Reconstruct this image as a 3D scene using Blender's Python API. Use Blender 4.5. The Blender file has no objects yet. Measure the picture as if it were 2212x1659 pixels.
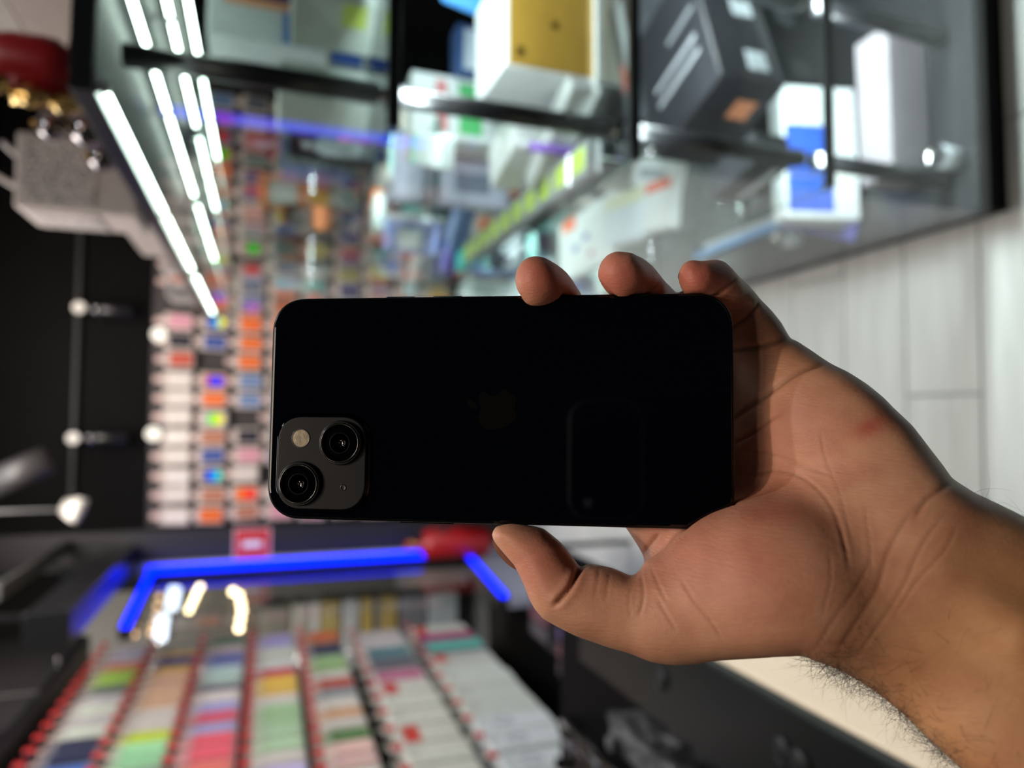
import bpy, bmesh, math, random
import numpy as np
from mathutils import Vector, Matrix, Quaternion

# ------------------------------------------------------------------ camera, world, light, exposure
FPX = 1534.0                      # focal length in pixels of the 2212 x 1659 frame
PITCH, YAW = math.radians(19.0), math.radians(2.75)
CAM = Vector((0.0, 0.0, 1.5))
sp, cp, sy, cy = math.sin(PITCH), math.cos(PITCH), math.sin(YAW), math.cos(YAW)
FWD = Vector((sy*cp, cy*cp, -sp))
RGT = Vector((cy, -sy, 0.0))
UPV = RGT.cross(FWD)
# the photographer's telephone is held sideways: world up shows at the left of the frame
ROLL = math.radians(1.3)
AX, AY, AZ = -UPV*math.cos(ROLL)+RGT*math.sin(ROLL), UPV*math.sin(ROLL)+RGT*math.cos(ROLL), -FWD
CAMM = Matrix(((AX.x, AY.x, AZ.x, CAM.x), (AX.y, AY.y, AZ.y, CAM.y), (AX.z, AY.z, AZ.z, CAM.z), (0, 0, 0, 1)))

C = bpy.context.scene.collection
cam_d = bpy.data.cameras.new('camera')
cam = bpy.data.objects.new('camera', cam_d)
C.objects.link(cam)
cam.matrix_world = CAMM
cam_d.sensor_width = 36.0
cam_d.lens = 36.0*FPX/2212.0
cam_d.clip_start = 0.01
cam_d.dof.use_dof = True
cam_d.dof.focus_distance = 0.222
cam_d.dof.aperture_fstop = 6.0
bpy.context.scene.camera = cam

w = bpy.data.worlds.new('world')
bpy.context.scene.world = w
w.use_nodes = True
w.node_tree.nodes['Background'].inputs[0].default_value = (0.75, 0.85, 1.0, 1)
w.node_tree.nodes['Background'].inputs[1].default_value = 0.016

vs = bpy.context.scene.view_settings
vs.view_transform = 'Standard'
vs.look = 'None'
vs.gamma = 1.0
vs.use_curve_mapping = False
vs.exposure = 0.0

def area_light(name, loc, target, sx, sy_, power, col):
    d = bpy.data.lights.new(name, 'AREA')
    d.shape = 'RECTANGLE'; d.size = sx; d.size_y = sy_; d.energy = power; d.color = col
    o = bpy.data.objects.new(name, d); C.objects.link(o)
    o.location = loc
    o.rotation_euler = (Vector(target)-Vector(loc)).to_track_quat('-Z', 'Y').to_euler()
    return o
def spot_light(name, loc, target, power, col, ang=70, rad=0.03, blend=0.5):
    d = bpy.data.lights.new(name, 'SPOT')
    d.energy = power; d.color = col; d.spot_size = math.radians(ang); d.spot_blend = blend; d.shadow_soft_size = rad
    o = bpy.data.objects.new(name, d); C.objects.link(o)
    o.location = loc
    o.rotation_euler = (Vector(target)-Vector(loc)).to_track_quat('-Z', 'Y').to_euler()
    return o
# ceiling fittings of the shop and one added fill, all above the frame
spot_light('ceiling_spot_hand', (-0.50, -0.45, 2.65), (0.0, 0.22, 1.42), 7.0, (1.0, 0.85, 0.70), 60, 0.05)
spot_light('ceiling_spot_narrow', (0.12, -0.03, 2.65), CAM+FWD*0.21+AX*0.115-AY*0.055, 17.0, (1.0, 0.86, 0.72), 15, 0.025, 0.8)
area_light('added_fill_overhead', (0.02, -0.14, 2.72), (0.02, 0.1, 1.4), 0.5, 0.4, 5.0, (1.0, 0.84, 0.68))  # soft fill added to lift the shadows on the hand
area_light('ceiling_panel_aisle', (-0.2, 2.3, 2.72), (-0.2, 2.3, 0.0), 0.6, 2.2, 21.0, (0.94, 0.97, 1.0))
area_light('ceiling_panel_cases', (0.1, 2.9, 2.72), (0.1, 4.1, 1.5), 1.6, 0.3, 30.0, (1.0, 0.88, 0.80))
area_light('ceiling_panel_rack', (-0.35, 1.9, 2.70), (-1.2, 2.2, 1.4), 0.3, 1.8, 24.0, (1.0, 0.91, 0.84))
spot_light('ceiling_spot_entrance', (0.5, 0.5, 2.72), (0.5, 1.2, 0.0), 16.0, (0.86, 0.95, 1.0), 100, 0.03)

area_light('added_shelf_unit_fill', (-1.65, 4.55, 2.6), (-1.65, 5.2, 0.6), 0.4, 0.3, 26.0, (1.0, 0.97, 0.92))  # added light that brightens the shelf unit outside the pane
area_light('added_arcade_fill', (-3.3, 6.2, 4.2), (-3.3, 8.5, 0.8), 2.0, 1.0, 200.0, (1.0, 0.95, 0.88))  # added light for the otherwise dark arcade beyond the pane

# ------------------------------------------------------------------ helpers
def ray(px, py):
    return FWD + AX*((px-1106.0)/FPX) + AY*((829.5-py)/FPX)
def on_x(px, py, X):
    r = ray(px, py); return CAM + r*((X-CAM.x)/r.x)
def on_y(px, py, Y):
    r = ray(px, py); return CAM + r*((Y-CAM.y)/r.y)
def on_z(px, py, Z):
    r = ray(px, py); return CAM + r*((Z-CAM.z)/r.z)

def srgb(r, g, b):
    def f(c):
        c /= 255.0
        return c/12.92 if c <= 0.04045 else ((c+0.055)/1.055)**2.4
    return (f(r), f(g), f(b), 1.0)

MATS = {}
def mat(name, col, rough=0.5, metal=0.0, spec=0.5, emit=None, estr=0.0, alpha=None, noise=None, bump=None, coat=0.0, trans=0.0):
    if name in MATS: return MATS[name]
    m = bpy.data.materials.new(name); m.use_nodes = True
    nt = m.node_tree; b = nt.nodes['Principled BSDF']
    b.inputs['Base Color'].default_value = col
    b.inputs['Roughness'].default_value = rough
    b.inputs['Metallic'].default_value = metal
    b.inputs['Specular IOR Level'].default_value = spec
    b.inputs['Coat Weight'].default_value = coat
    b.inputs['Transmission Weight'].default_value = trans
    if alpha is not None: b.inputs['Alpha'].default_value = alpha
    if emit is not None:
        b.inputs['Emission Color'].default_value = emit
        b.inputs['Emission Strength'].default_value = estr
    tc = nt.nodes.new('ShaderNodeTexCoord')
    n = nt.nodes.new('ShaderNodeTexNoise')
    sc, amt = noise or (40.0, 0.06)
    n.inputs['Scale'].default_value = sc; n.inputs['Detail'].default_value = 4.0
    nt.links.new(tc.outputs['Object'], n.inputs['Vector'])
    mx = nt.nodes.new('ShaderNodeMix'); mx.data_type = 'RGBA'; mx.blend_type = 'MULTIPLY'
    mx.inputs[0].default_value = 1.0
    mx.inputs[6].default_value = col
    mr = nt.nodes.new('ShaderNodeMapRange')
    mr.inputs['From Min'].default_value = 0.3; mr.inputs['From Max'].default_value = 0.7
    mr.inputs['To Min'].default_value = 1.0-amt; mr.inputs['To Max'].default_value = 1.0+amt
    nt.links.new(n.outputs['Fac'], mr.inputs['Value'])
    cb = nt.nodes.new('ShaderNodeCombineColor')
    for k in range(3): nt.links.new(mr.outputs[0], cb.inputs[k])
    nt.links.new(cb.outputs[0], mx.inputs[7])
    nt.links.new(mx.outputs[2], b.inputs['Base Color'])
    if bump:
        bn = nt.nodes.new('ShaderNodeTexNoise'); bn.inputs['Scale'].default_value = bump[0]; bn.inputs['Detail'].default_value = 6
        nt.links.new(tc.outputs['Object'], bn.inputs['Vector'])
        bp = nt.nodes.new('ShaderNodeBump'); bp.inputs['Strength'].default_value = bump[1]; bp.inputs['Distance'].default_value = bump[2]
        nt.links.new(bn.outputs['Fac'], bp.inputs['Height']); nt.links.new(bp.outputs[0], b.inputs['Normal'])
    MATS[name] = m
    return m

def tag(o, label, cat, group=None, kind=None):
    if label: o['label'] = label
    if cat: o['category'] = cat
    if group: o['group'] = group
    if kind: o['kind'] = kind
    return o
def link(o, parent=None):
    C.objects.link(o)
    if parent is not None: o.parent = parent
    return o
def obj(name, bm, m, parent=None, smooth=False):
    me = bpy.data.meshes.new(name)
    bm.to_mesh(me); bm.free()
    for mm in (m if isinstance(m, (list, tuple)) else [m]): me.materials.append(mm)
    if smooth:
        for p in me.polygons: p.use_smooth = True
    return link(bpy.data.objects.new(name, me), parent)
def thing(name, label, cat, loc=(0, 0, 0), rz=0.0, group=None, mw=None):
    o = bpy.data.objects.new(name, None); C.objects.link(o)
    o.empty_display_size = 0.05
    if mw is not None: o.matrix_world = mw
    else: o.location = loc; o.rotation_euler = (0, 0, rz)
    return tag(o, label, cat, group)
def struct(name, bm, m, smooth=False):
    o = obj(name, bm, m, smooth=smooth); o['kind'] = 'structure'; return o
def dup(root, loc=None, rot=None, label=None, group=None):
    r = root.copy(); C.objects.link(r)
    if loc is not None: r.location = loc
    if rot is not None: r.rotation_euler = rot
    if label: r['label'] = label
    if group: r['group'] = group
    for ch in list(root.children):
        c = ch.copy(); C.objects.link(c); c.parent = r
        for g in list(ch.children):
            d = g.copy(); C.objects.link(d); d.parent = c
    return r

def add_box(bm, x0, x1, y0, y1, z0, z1, bev=0.0, M=None, mi=0, seg=1):
    r = bmesh.ops.create_cube(bm, size=1.0)
    v = r['verts']
    for q in v:
        q.co = Vector((x0+(q.co.x+.5)*(x1-x0), y0+(q.co.y+.5)*(y1-y0), z0+(q.co.z+.5)*(z1-z0)))
    fs = set(f for q in v for f in q.link_faces)
    if bev > 0:
        es = list(set(e for q in v for e in q.link_edges))
        rr = bmesh.ops.bevel(bm, geom=es, offset=bev, segments=seg, affect='EDGES', profile=0.5)
        v = list(set(rr['verts']) | set(q for q in v if q.is_valid))
        fs = set(f for q in v for f in q.link_faces)
    for f in fs: f.material_index = mi
    if M is not None:
        for q in v: q.co = M @ q.co
    return v
def box(x0, x1, y0, y1, z0, z1, bev=0.0, M=None, seg=1):
    bm = bmesh.new(); add_box(bm, x0, x1, y0, y1, z0, z1, bev, M, seg=seg); return bm
def add_cyl(bm, p0, p1, r0, r1=None, n=16, cap=True):
    p0, p1 = Vector(p0), Vector(p1); r1 = r0 if r1 is None else r1
    q = (p1-p0).to_track_quat('Z', 'Y').to_matrix().to_4x4()
    M = Matrix.Translation((p0+p1)/2) @ q
    r = bmesh.ops.create_cone(bm, cap_ends=cap, cap_tris=False, segments=n, radius1=r0, radius2=r1, depth=(p1-p0).length, matrix=M)
    return r['verts']
def cyl(p0, p1, r0, r1=None, n=16):
    bm = bmesh.new(); add_cyl(bm, p0, p1, r0, r1, n); return bm
def add_lathe(bm, prof, n=32, M=None):
    rings = []
    for (r, z) in prof:
        if r < 1e-6: rings.append([bm.verts.new((0, 0, z))])
        else: rings.append([bm.verts.new((r*math.cos(2*math.pi*k/n), r*math.sin(2*math.pi*k/n), z)) for k in range(n)])
    for a, b in zip(rings[:-1], rings[1:]):
        if len(a) == 1 and len(b) == 1: continue
        for k in range(n):
            k2 = (k+1) % n
            if len(a) == 1: bm.faces.new((a[0], b[k], b[k2]))
            elif len(b) == 1: bm.faces.new((a[k], a[k2], b[0]))
            else: bm.faces.new((a[k], a[k2], b[k2], b[k]))
    if M is not None:
        for r in rings:
            for v in r: v.co = M @ v.co
def lathe(prof, n=32, M=None):
    bm = bmesh.new(); add_lathe(bm, prof, n, M); return bm
def add_prism(bm, pts, z0, z1, M=None):
    a = [bm.verts.new((x, y, z0)) for x, y in pts]; b = [bm.verts.new((x, y, z1)) for x, y in pts]
    bm.faces.new(a[::-1]); bm.faces.new(b)
    n = len(pts)
    for k in range(n): bm.faces.new((a[k], a[(k+1) % n], b[(k+1) % n], b[k]))
    if M is not None:
        for v in a+b: v.co = M @ v.co
def rrect(w, h, r, n=8, cx=0.0, cy_=0.0, p=2.0):
    pts = []
    for (sx, sy_, a0) in ((1, 1, 0), (-1, 1, 90), (-1, -1, 180), (1, -1, 270)):
        for k in range(n+1):
            a = math.radians(a0+90.0*k/n)
            c, s = math.cos(a), math.sin(a)
            c2 = math.copysign(abs(c)**(2/p), c); s2 = math.copysign(abs(s)**(2/p), s)
            pts.append((cx+sx*(w/2-r)+r*c2, cy_+sy_*(h/2-r)+r*s2))
    return pts
def loft(layers, cap=True):
    """layers: list of (pts2d, z) with equal counts"""
    bm = bmesh.new()
    rings = [[bm.verts.new((x, y, z)) for x, y in p] for p, z in layers]
    n = len(rings[0])
    for a, b in zip(rings[:-1], rings[1:]):
        for k in range(n): bm.faces.new((a[k], a[(k+1) % n], b[(k+1) % n], b[k]))
    if cap:
        bm.faces.new(rings[0][::-1]); bm.faces.new(rings[-1])
    return bm
ORD = ['first', 'second', 'third', 'fourth', 'fifth', 'sixth', 'seventh', 'eighth', 'ninth', 'tenth', 'eleventh', 'twelfth', 'thirteenth', 'fourteenth', 'fifteenth', 'sixteenth', 'seventeenth', 'eighteenth', 'nineteenth', 'twentieth', 'twenty-first', 'twenty-second', 'twenty-third', 'twenty-fourth', 'twenty-fifth', 'twenty-sixth', 'twenty-seventh', 'twenty-eighth']
# ------------------------------------------------------------------ materials of the shop
def cmat(r, g, b, rough=0.45, name=None, **k):
    return mat(name or 'paint_%d_%d_%d' % (r, g, b), srgb(r, g, b), rough, **k)
BLACK = mat('black_board', (0.0022, 0.0021, 0.0022, 1), 0.62, spec=0.07, noise=(8, 0.2))
BLACKM = mat('black_powder_coat', (0.008, 0.008, 0.009, 1), 0.3, noise=(90, 0.1))
STEEL = mat('bright_steel', (0.6, 0.6, 0.6, 1), 0.2, metal=1.0)
DARKF = None
WHITEC = cmat(226, 226, 220, 0.5, 'white_card')
RED = cmat(196, 36, 40, 0.4, 'red_plastic')
def glass_material(name, tint, refl=1.0):
    m = bpy.data.materials.new(name); m.use_nodes = True
    nt = m.node_tree; nt.nodes.remove(nt.nodes['Principled BSDF']); out = nt.nodes['Material Output']
    tr = nt.nodes.new('ShaderNodeBsdfTransparent'); tr.inputs[0].default_value = tint
    gl = nt.nodes.new('ShaderNodeBsdfGlossy'); gl.inputs['Roughness'].default_value = 0.0; gl.inputs[0].default_value = (refl, refl, refl, 1)
    fr = nt.nodes.new('ShaderNodeFresnel'); fr.inputs[0].default_value = 1.45
    mx = nt.nodes.new('ShaderNodeMixShader')
    ge = nt.nodes.new('ShaderNodeNewGeometry'); ml = nt.nodes.new('ShaderNodeMath'); ml.operation = 'SUBTRACT'; ml.use_clamp = True
    nt.links.new(fr.outputs[0], ml.inputs[0]); nt.links.new(ge.outputs['Backfacing'], ml.inputs[1])
    nt.links.new(ml.outputs[0], mx.inputs[0]); nt.links.new(tr.outputs[0], mx.inputs[1]); nt.links.new(gl.outputs[0], mx.inputs[2])
    nt.links.new(mx.outputs[0], out.inputs[0])
    return m
GLASS = glass_material('clear_glass', (0.97, 0.99, 0.98, 1))
GLASSE = mat('green_glass_edge', (0.03, 0.14, 0.11, 1), 0.15)
def emit(name, col, s):
    m = bpy.data.materials.new(name); m.use_nodes = True
    nt = m.node_tree; nt.nodes.remove(nt.nodes['Principled BSDF'])
    e = nt.nodes.new('ShaderNodeEmission'); e.inputs[0].default_value = col; e.inputs[1].default_value = s
    nt.links.new(e.outputs[0], nt.nodes['Material Output'].inputs[0]); return m
LEDW = emit('cool_white_tube', (0.80, 1.0, 0.88, 1), 18.0)
LEDB = emit('blue_strip', (0.0, 0.012, 1.0, 1), 4.5)
BULB = emit('warm_bulb', (1.0, 0.78, 0.45, 1), 9.0)
BULBW = emit('cool_bulb', (0.75, 0.85, 1.0, 1), 3.0)

# ------------------------------------------------------------------ setting: floor of laid planks, walls, ceiling
struct('wall_back', box(-0.60, 2.3, 4.16, 4.30, 0, 2.8), BLACK)
struct('wall_right', box(2.2, 2.32, -0.6, 4.16, 0, 2.8), BLACK)
struct('wall_left', box(-1.47, -1.37, 1.4, 3.95, 0, 2.8), BLACK)
struct('ceiling', box(-1.5, 2.3, 0.9, 5.6, 2.8, 2.9), BLACK)
fl = struct('floor', box(-4.5, 2.3, -0.6, 10.0, -0.05, -0.006), cmat(92, 92, 92, 0.7, 'floor_screed'))
def plank_material():
    m = mat('grey_washed_plank', srgb(186, 186, 181), 0.42, noise=(3.0, 0.10), bump=(60, 0.15, 0.001))
    nt = m.node_tree; n = [k for k in nt.nodes if k.type == 'TEX_NOISE'][0]
    mp = nt.nodes.new('ShaderNodeMapping'); mp.inputs['Scale'].default_value = (1.2, 14.0, 1.0)
    tc = [k for k in nt.nodes if k.type == 'TEX_COORD'][0]
    gi = nt.nodes.new('ShaderNodeObjectInfo')
    ad = nt.nodes.new('ShaderNodeVectorMath'); ad.operation = 'ADD'
    nt.links.new(tc.outputs['Object'], ad.inputs[0]); nt.links.new(gi.outputs['Random'], ad.inputs[1])
    nt.links.new(ad.outputs[0], mp.inputs['Vector']); nt.links.new(mp.outputs[0], n.inputs['Vector'])
    return m
PLK = plank_material()
PW, PLN = 0.198, 1.20
pb = box(0, PLN-0.004, 0, PW-0.004, -0.008, 0.0, 0.0012); pl0 = bpy.data.meshes.new('plank'); pb.to_mesh(pl0); pb.free(); pl0.materials.append(PLK)
for j in range(-2, 20):
    y = 1.152+PW*(j-3)
    off = -3.2+[0.0, 0.62, 0.25, 0.86, 0.42][j % 5]
    for i in range(5):
        o = bpy.data.objects.new('plank', pl0); link(o, fl); o.location = (off+i*PLN, y, 0)
# dark pier left of the case wall, grey jamb and the glazed shopfront with its blue light frame
struct('trim_1', box(-0.765, -0.60, 4.10, 4.32, 0, 2.8, 0.004), cmat(30, 29, 32, 0.5, 'dark_pier'))
struct('trim_2', box(-0.83, -0.765, 4.06, 4.12, 0, 2.1, 0.004), cmat(176, 176, 196, 0.5, 'grey_jamb'))
WA, WB = Vector((-0.836, 4.0, 0)), Vector((-0.911, 3.34, 0))      # far and near end of the pane
wd = (WB-WA).normalized(); wn = Vector((-wd.y, wd.x, 0))
WM = Matrix(((wd.x, wn.x, 0, WA.x), (wd.y, wn.y, 0, WA.y), (0, 0, 1, 0), (0, 0, 0, 1)))
WL = (WB-WA).length
wo = struct('window_1', box(0.02, WL, -0.004, 0.004, 0.40, 2.02, M=WM), GLASS)
def bars(bm, wdt, z0=0.38, z1=2.036):
    add_box(bm, -wdt/2, wdt/2, -0.03, 0.03, z0, z1, M=WM); add_box(bm, -wdt/2, WL, -0.03, 0.03, z1-wdt/2, z1+wdt/2, M=WM); add_box(bm, -wdt/2, WL, -0.03, 0.03, z0-wdt/2, z0+wdt/2, M=WM)
bm = bmesh.new(); bars(bm, 0.05); obj('window_frame', bm, BLACKM, wo)
struct('trim_3', box(0.0, WL, -0.03, 0.02, 0.0, 0.36, M=WM), cmat(150, 150, 168, 0.5, 'lilac_grey_sill'))
bm = bmesh.new()
add_box(bm, -0.045, 0.0, 0.024, 0.060, 0.364, 2.052, M=WM); add_box(bm, 0.0, WL, 0.024, 0.036, 2.016, 2.052, M=WM); add_box(bm, 0.0, WL, 0.024, 0.036, 0.364, 0.400, M=WM)
o = obj('light_strip', bm, LEDB, wo); o['label'] = 'glowing blue light strip round the shopfront pane'
# the arcade outside the pane: a lit shopfront across the way
sf = thing('shopfront', 'shopfront of yellow, grey and white panels beyond the blue framed pane', 'shopfront', (0, 0, 0))
obj('backing', box(-5.2, -1.9, 8.6, 8.7, 0, 6.0), cmat(70, 66, 60, 0.6), sf)
# open shelving right outside the pane, its boards in yellow, grey and white
sf['label'] = 'plain grey brown wall of the arcade far beyond the blue framed pane'; sf.name = 'arcade_wall'; sf['category'] = 'wall'
t = thing('shelf_unit', 'low shelf unit with yellow, grey and white boards outside the pane', 'shelf unit', (-1.98, 5.15, 0))
for (xa, xb, c, nm) in ((565, 625, (120, 116, 104), 'grey_board'), (632, 668, (176, 172, 160), 'beige_board'), (674, 690, (214, 212, 204), 'white_board'), (696, 735, (190, 170, 110), 'tan_board'), (742, 775, (206, 208, 206), 'white_board'), (783, 806, (206, 178, 96), 'yellow_board'), (812, 820, (120, 120, 128), 'grey_board'), (822, 858, (196, 170, 100), 'yellow_board'), (866, 920, (132, 132, 140), 'grey_board'), (926, 988, (196, 206, 212), 'white_board')):
    z1, z0 = on_y(xa, 1300, 5.15).z, on_y(xb, 1300, 5.15).z
    obj(nm, box(0.0, 0.68, 0.0, 0.22, max(0, z0), z1, 0.003), cmat(*c), t)
obj('back_panel', box(0, 0.68, 0.22, 0.24, 0, 1.1), cmat(90, 90, 94), t)
def blink(name, label, pts, Y, r, m, grp):
    for q, (px, py) in enumerate(pts):
        p = on_y(px, py, Y)
        bm = bmesh.new(); bmesh.ops.create_uvsphere(bm, u_segments=12, v_segments=8, radius=r)
        t = thing('light_bulb', label % ORD[q], 'light bulb', p, group=grp)
        obj('bulb', bm, m, t, True)
        obj('bulb_cap', cyl((0, 0, r*0.8), (0, 0, r*1.7), r*0.5), BLACKM, t)
blink('', 'cream round bulb outside the pane, %s from the top of the right string', [(503,1278),(516,1286),(520,1303),(522,1320),(519,1338),(516,1357)], 8.545, 0.036, BULB, 'bulbs of the right string outside the pane')
blink('', 'amber bulb outside the pane, %s of the slanting middle string', [(432,1268),(425,1280),(420,1292),(414,1305),(408,1318)], 8.545, 0.030, BULB, 'bulbs of the middle string outside the pane')
BULBA = emit('amber_bulb', (1.0, 0.6, 0.32, 1), 2.2)
blink('', 'dim orange bulb outside the pane, %s of the left string', [(345,1290),(340,1310),(338,1330),(330,1350),(294,1352),(326,1366),(290,1370)], 8.545, 0.030, BULBA, 'bulbs of the left string outside the pane')
for (a, b, lab) in (((378, 1270), (370, 1315), 'upper cold white tube lamp glowing outside the shopfront pane'), ((352, 1330), (345, 1382), 'lower cold white tube lamp glowing outside the shopfront pane')):
    p, q = on_y(a[0], a[1], 8.53), on_y(b[0], b[1], 8.53)
    t = thing('tube_lamp', lab, 'lamp', p, group='cold tube lamps outside')
    obj('tube', cyl((0, 0, 0), q-p, 0.06), BULBW, t); obj('end_cap', cyl((q-p)*1.0, (q-p)*1.05, 0.065), STEEL, t)

# ------------------------------------------------------------------ high up: black pelmet, cabinet over the rack, lamps
t = thing('pelmet_beam', 'black boxed beam hanging below the ceiling before the blue framed pane', 'beam', (-0.73, 2.8, 2.115))
obj('beam_body', box(-0.06, 0.06, 0, 1.3, 0, 0.14, 0.004), mat('satin_black', (0.012, 0.012, 0.013, 1), 0.28), t)
obj('hanger', box(-0.01, 0.01, 0.2, 0.22, 0.14, 0.685), BLACKM, t); obj('hanger', box(-0.01, 0.01, 1.05, 1.07, 0.14, 0.685), BLACKM, t)
t = thing('wall_cabinet', 'long black wall cabinet above the rack of hanging packs', 'cabinet', (-1.37, 1.6, 2.27))
obj('body', box(0, 0.31, 0, 2.3, 0, 0.52, 0.004), mat('grey_black_laminate', (0.022, 0.021, 0.021, 1), 0.4), t)
for k in range(3):
    d = obj('door', box(0.311, 0.325, 0.01+k*0.765, 0.755+k*0.765, 0.015, 0.51, 0.003), mat('grey_black_laminate', (0.022, 0.021, 0.021, 1), 0.4), t)
    obj('door_handle', box(0.325, 0.345, 0.34+k*0.765, 0.44+k*0.765, 0.03, 0.04, 0.002), STEEL, d)
def lamp_spot(px, py, Y, lab, tilt, glow=False):
    p = on_y(px, py, Y)
    t = thing('spotlight', lab, 'spotlight', p, group='small wall spotlights' if not glow else 'bright lamps over the case wall')
    R_ = Matrix.Rotation(tilt, 4, 'Y')
    obj('lamp_body', lathe([(0.0, 0.02), (0.03, 0.02), (0.035, 0.0), (0.035, -0.13), (0.03, -0.135), (0.0, -0.12)], 20, R_), BLACKM, t, True)
    obj('front_ring', lathe([(0.034, 0.02), (0.04, 0.024), (0.04, 0.034), (0.03, 0.036)], 20, R_), STEEL, t, True)
    obj('bracket', box(-0.012, 0.012, 0, 4.16-Y, 0.06, 0.085, 0.002), BLACKM, t)
    obj('knob', cyl((0, -0.01, 0.10), (0, -0.03, 0.10), 0.028), cmat(210, 205, 196, 0.3), t)
lamp_spot(222, 668, 4.05, 'black spotlight with pale knob on the wall, upper one in the photo', 0.0)
lamp_spot(210, 946, 4.05, 'black spotlight with pale knob on the wall, lower one in the photo', 0.0)
t = thing('wall_rail', 'thin dark metal rail fixed along the black back wall above the cases', 'rail', (0, 4.14, 2.42))
obj('rail_tube', cyl((-0.45, -0.02, 0), (1.0, -0.02, 0), 0.012), mat('grey_metal', (0.08, 0.08, 0.08, 1), 0.35, metal=0.6), t)
for xx in (-0.4, 0.25, 0.95): obj('bracket', cyl((xx, -0.02, 0), (xx, 0.03, 0), 0.01), BLACKM, t)
GLINTC = emit('cream_glint', (1.0, 0.93, 0.8, 1), 1.6)  # glowing globes stand in for two bright glints on the case wall
for (px, py, lab) in ((343, 722, 'round cream glint shown as a globe atop the case wall, right one'), (331, 937, 'round cream glint shown as a globe atop the case wall, left one')):
    p = on_y(px, py, 4.06)
    t = thing('glint_globe', lab, 'lamp', p, group='cream glints over the case wall')
    bm = bmesh.new(); bmesh.ops.create_uvsphere(bm, u_segments=16, v_segments=10, radius=0.036); obj('globe', bm, GLINTC, t, True)
    obj('stem', cyl((0, 0.03, 0), (0, 0.1, 0), 0.012), BLACKM, t)
p = on_y(160, 1100, 3.3)
t = thing('pendant_lamp', 'white pendant lamp head on a thin rod from the black ceiling', 'lamp', p)
obj('rod', cyl((0, 0, 0.05), (0, 0, 2.8-p.z), 0.006), mat('grey_metal', (0.08, 0.08, 0.08, 1), 0.35, metal=0.6), t)
obj('lamp_head', lathe([(0.0, 0.05), (0.03, 0.045), (0.05, 0.0), (0.055, -0.03), (0.0, -0.035)], 24, Matrix.Rotation(0.35, 4, 'Y')), cmat(225, 220, 210, 0.4), t, True)
p = on_y(40, 1020, 3.5)
t = thing('ceiling_spotlight', 'large matte black tilted spotlight under the ceiling', 'spotlight', p)
obj('lamp_barrel', cyl((0.05, 0, -0.10), (-0.05, 0, 0.10), 0.06, n=28), mat('matte_black_barrel', (0.03, 0.028, 0.028, 1), 0.45), t, True)
obj('stem', cyl((0, 0, 0.05), (0, 0, 2.8-p.z), 0.012), BLACKM, t)
p = on_y(90, 1222, 3.6)
t = thing('ceiling_track', 'dull grey lamp track under the ceiling beside the black beam', 'track', (p.x, 3.6, p.z))
obj('track_rail', box(-0.03, 0.03, -0.5, 0.5, 0, 0.03, 0.003), mat('track_grey', (0.05, 0.05, 0.048, 1), 0.4), t)
obj('hanger', box(-0.008, 0.008, -0.3, -0.28, 0.03, 2.8-p.z), BLACKM, t)
# ------------------------------------------------------------------ the telephone held up to the camera
PC_L, PC_R = (-78.8, -7.70, -234.4), (67.1, -7.95, -216.1)      # mm in the camera's frame: centres of the two short edges of its back
pl, pr = Vector(PC_L)*0.000984+Vector((-0.0004, 0, 0)), Vector(PC_R)*0.000984+Vector((-0.0004, 0, 0))
PHX = (pr-pl).normalized()                 # long axis, towards the charging port
PHZ = PHX.cross(Vector((0, 0.9976, -0.0698))).normalized()   # out of the back
if PHZ.z < 0: PHZ = -PHZ
PHY = PHZ.cross(PHX).normalized()
pc = (pl+pr)/2
PH_L, PH_W, PH_T = 0.1467, 0.0715, 0.00765
PHL = Matrix(((PHX.x, PHY.x, PHZ.x, pc.x), (PHX.y, PHY.y, PHZ.y, pc.y), (PHX.z, PHY.z, PHZ.z, pc.z), (0, 0, 0, 1)))   # phone (origin on the back, +Z out of the back) to camera frame
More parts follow.
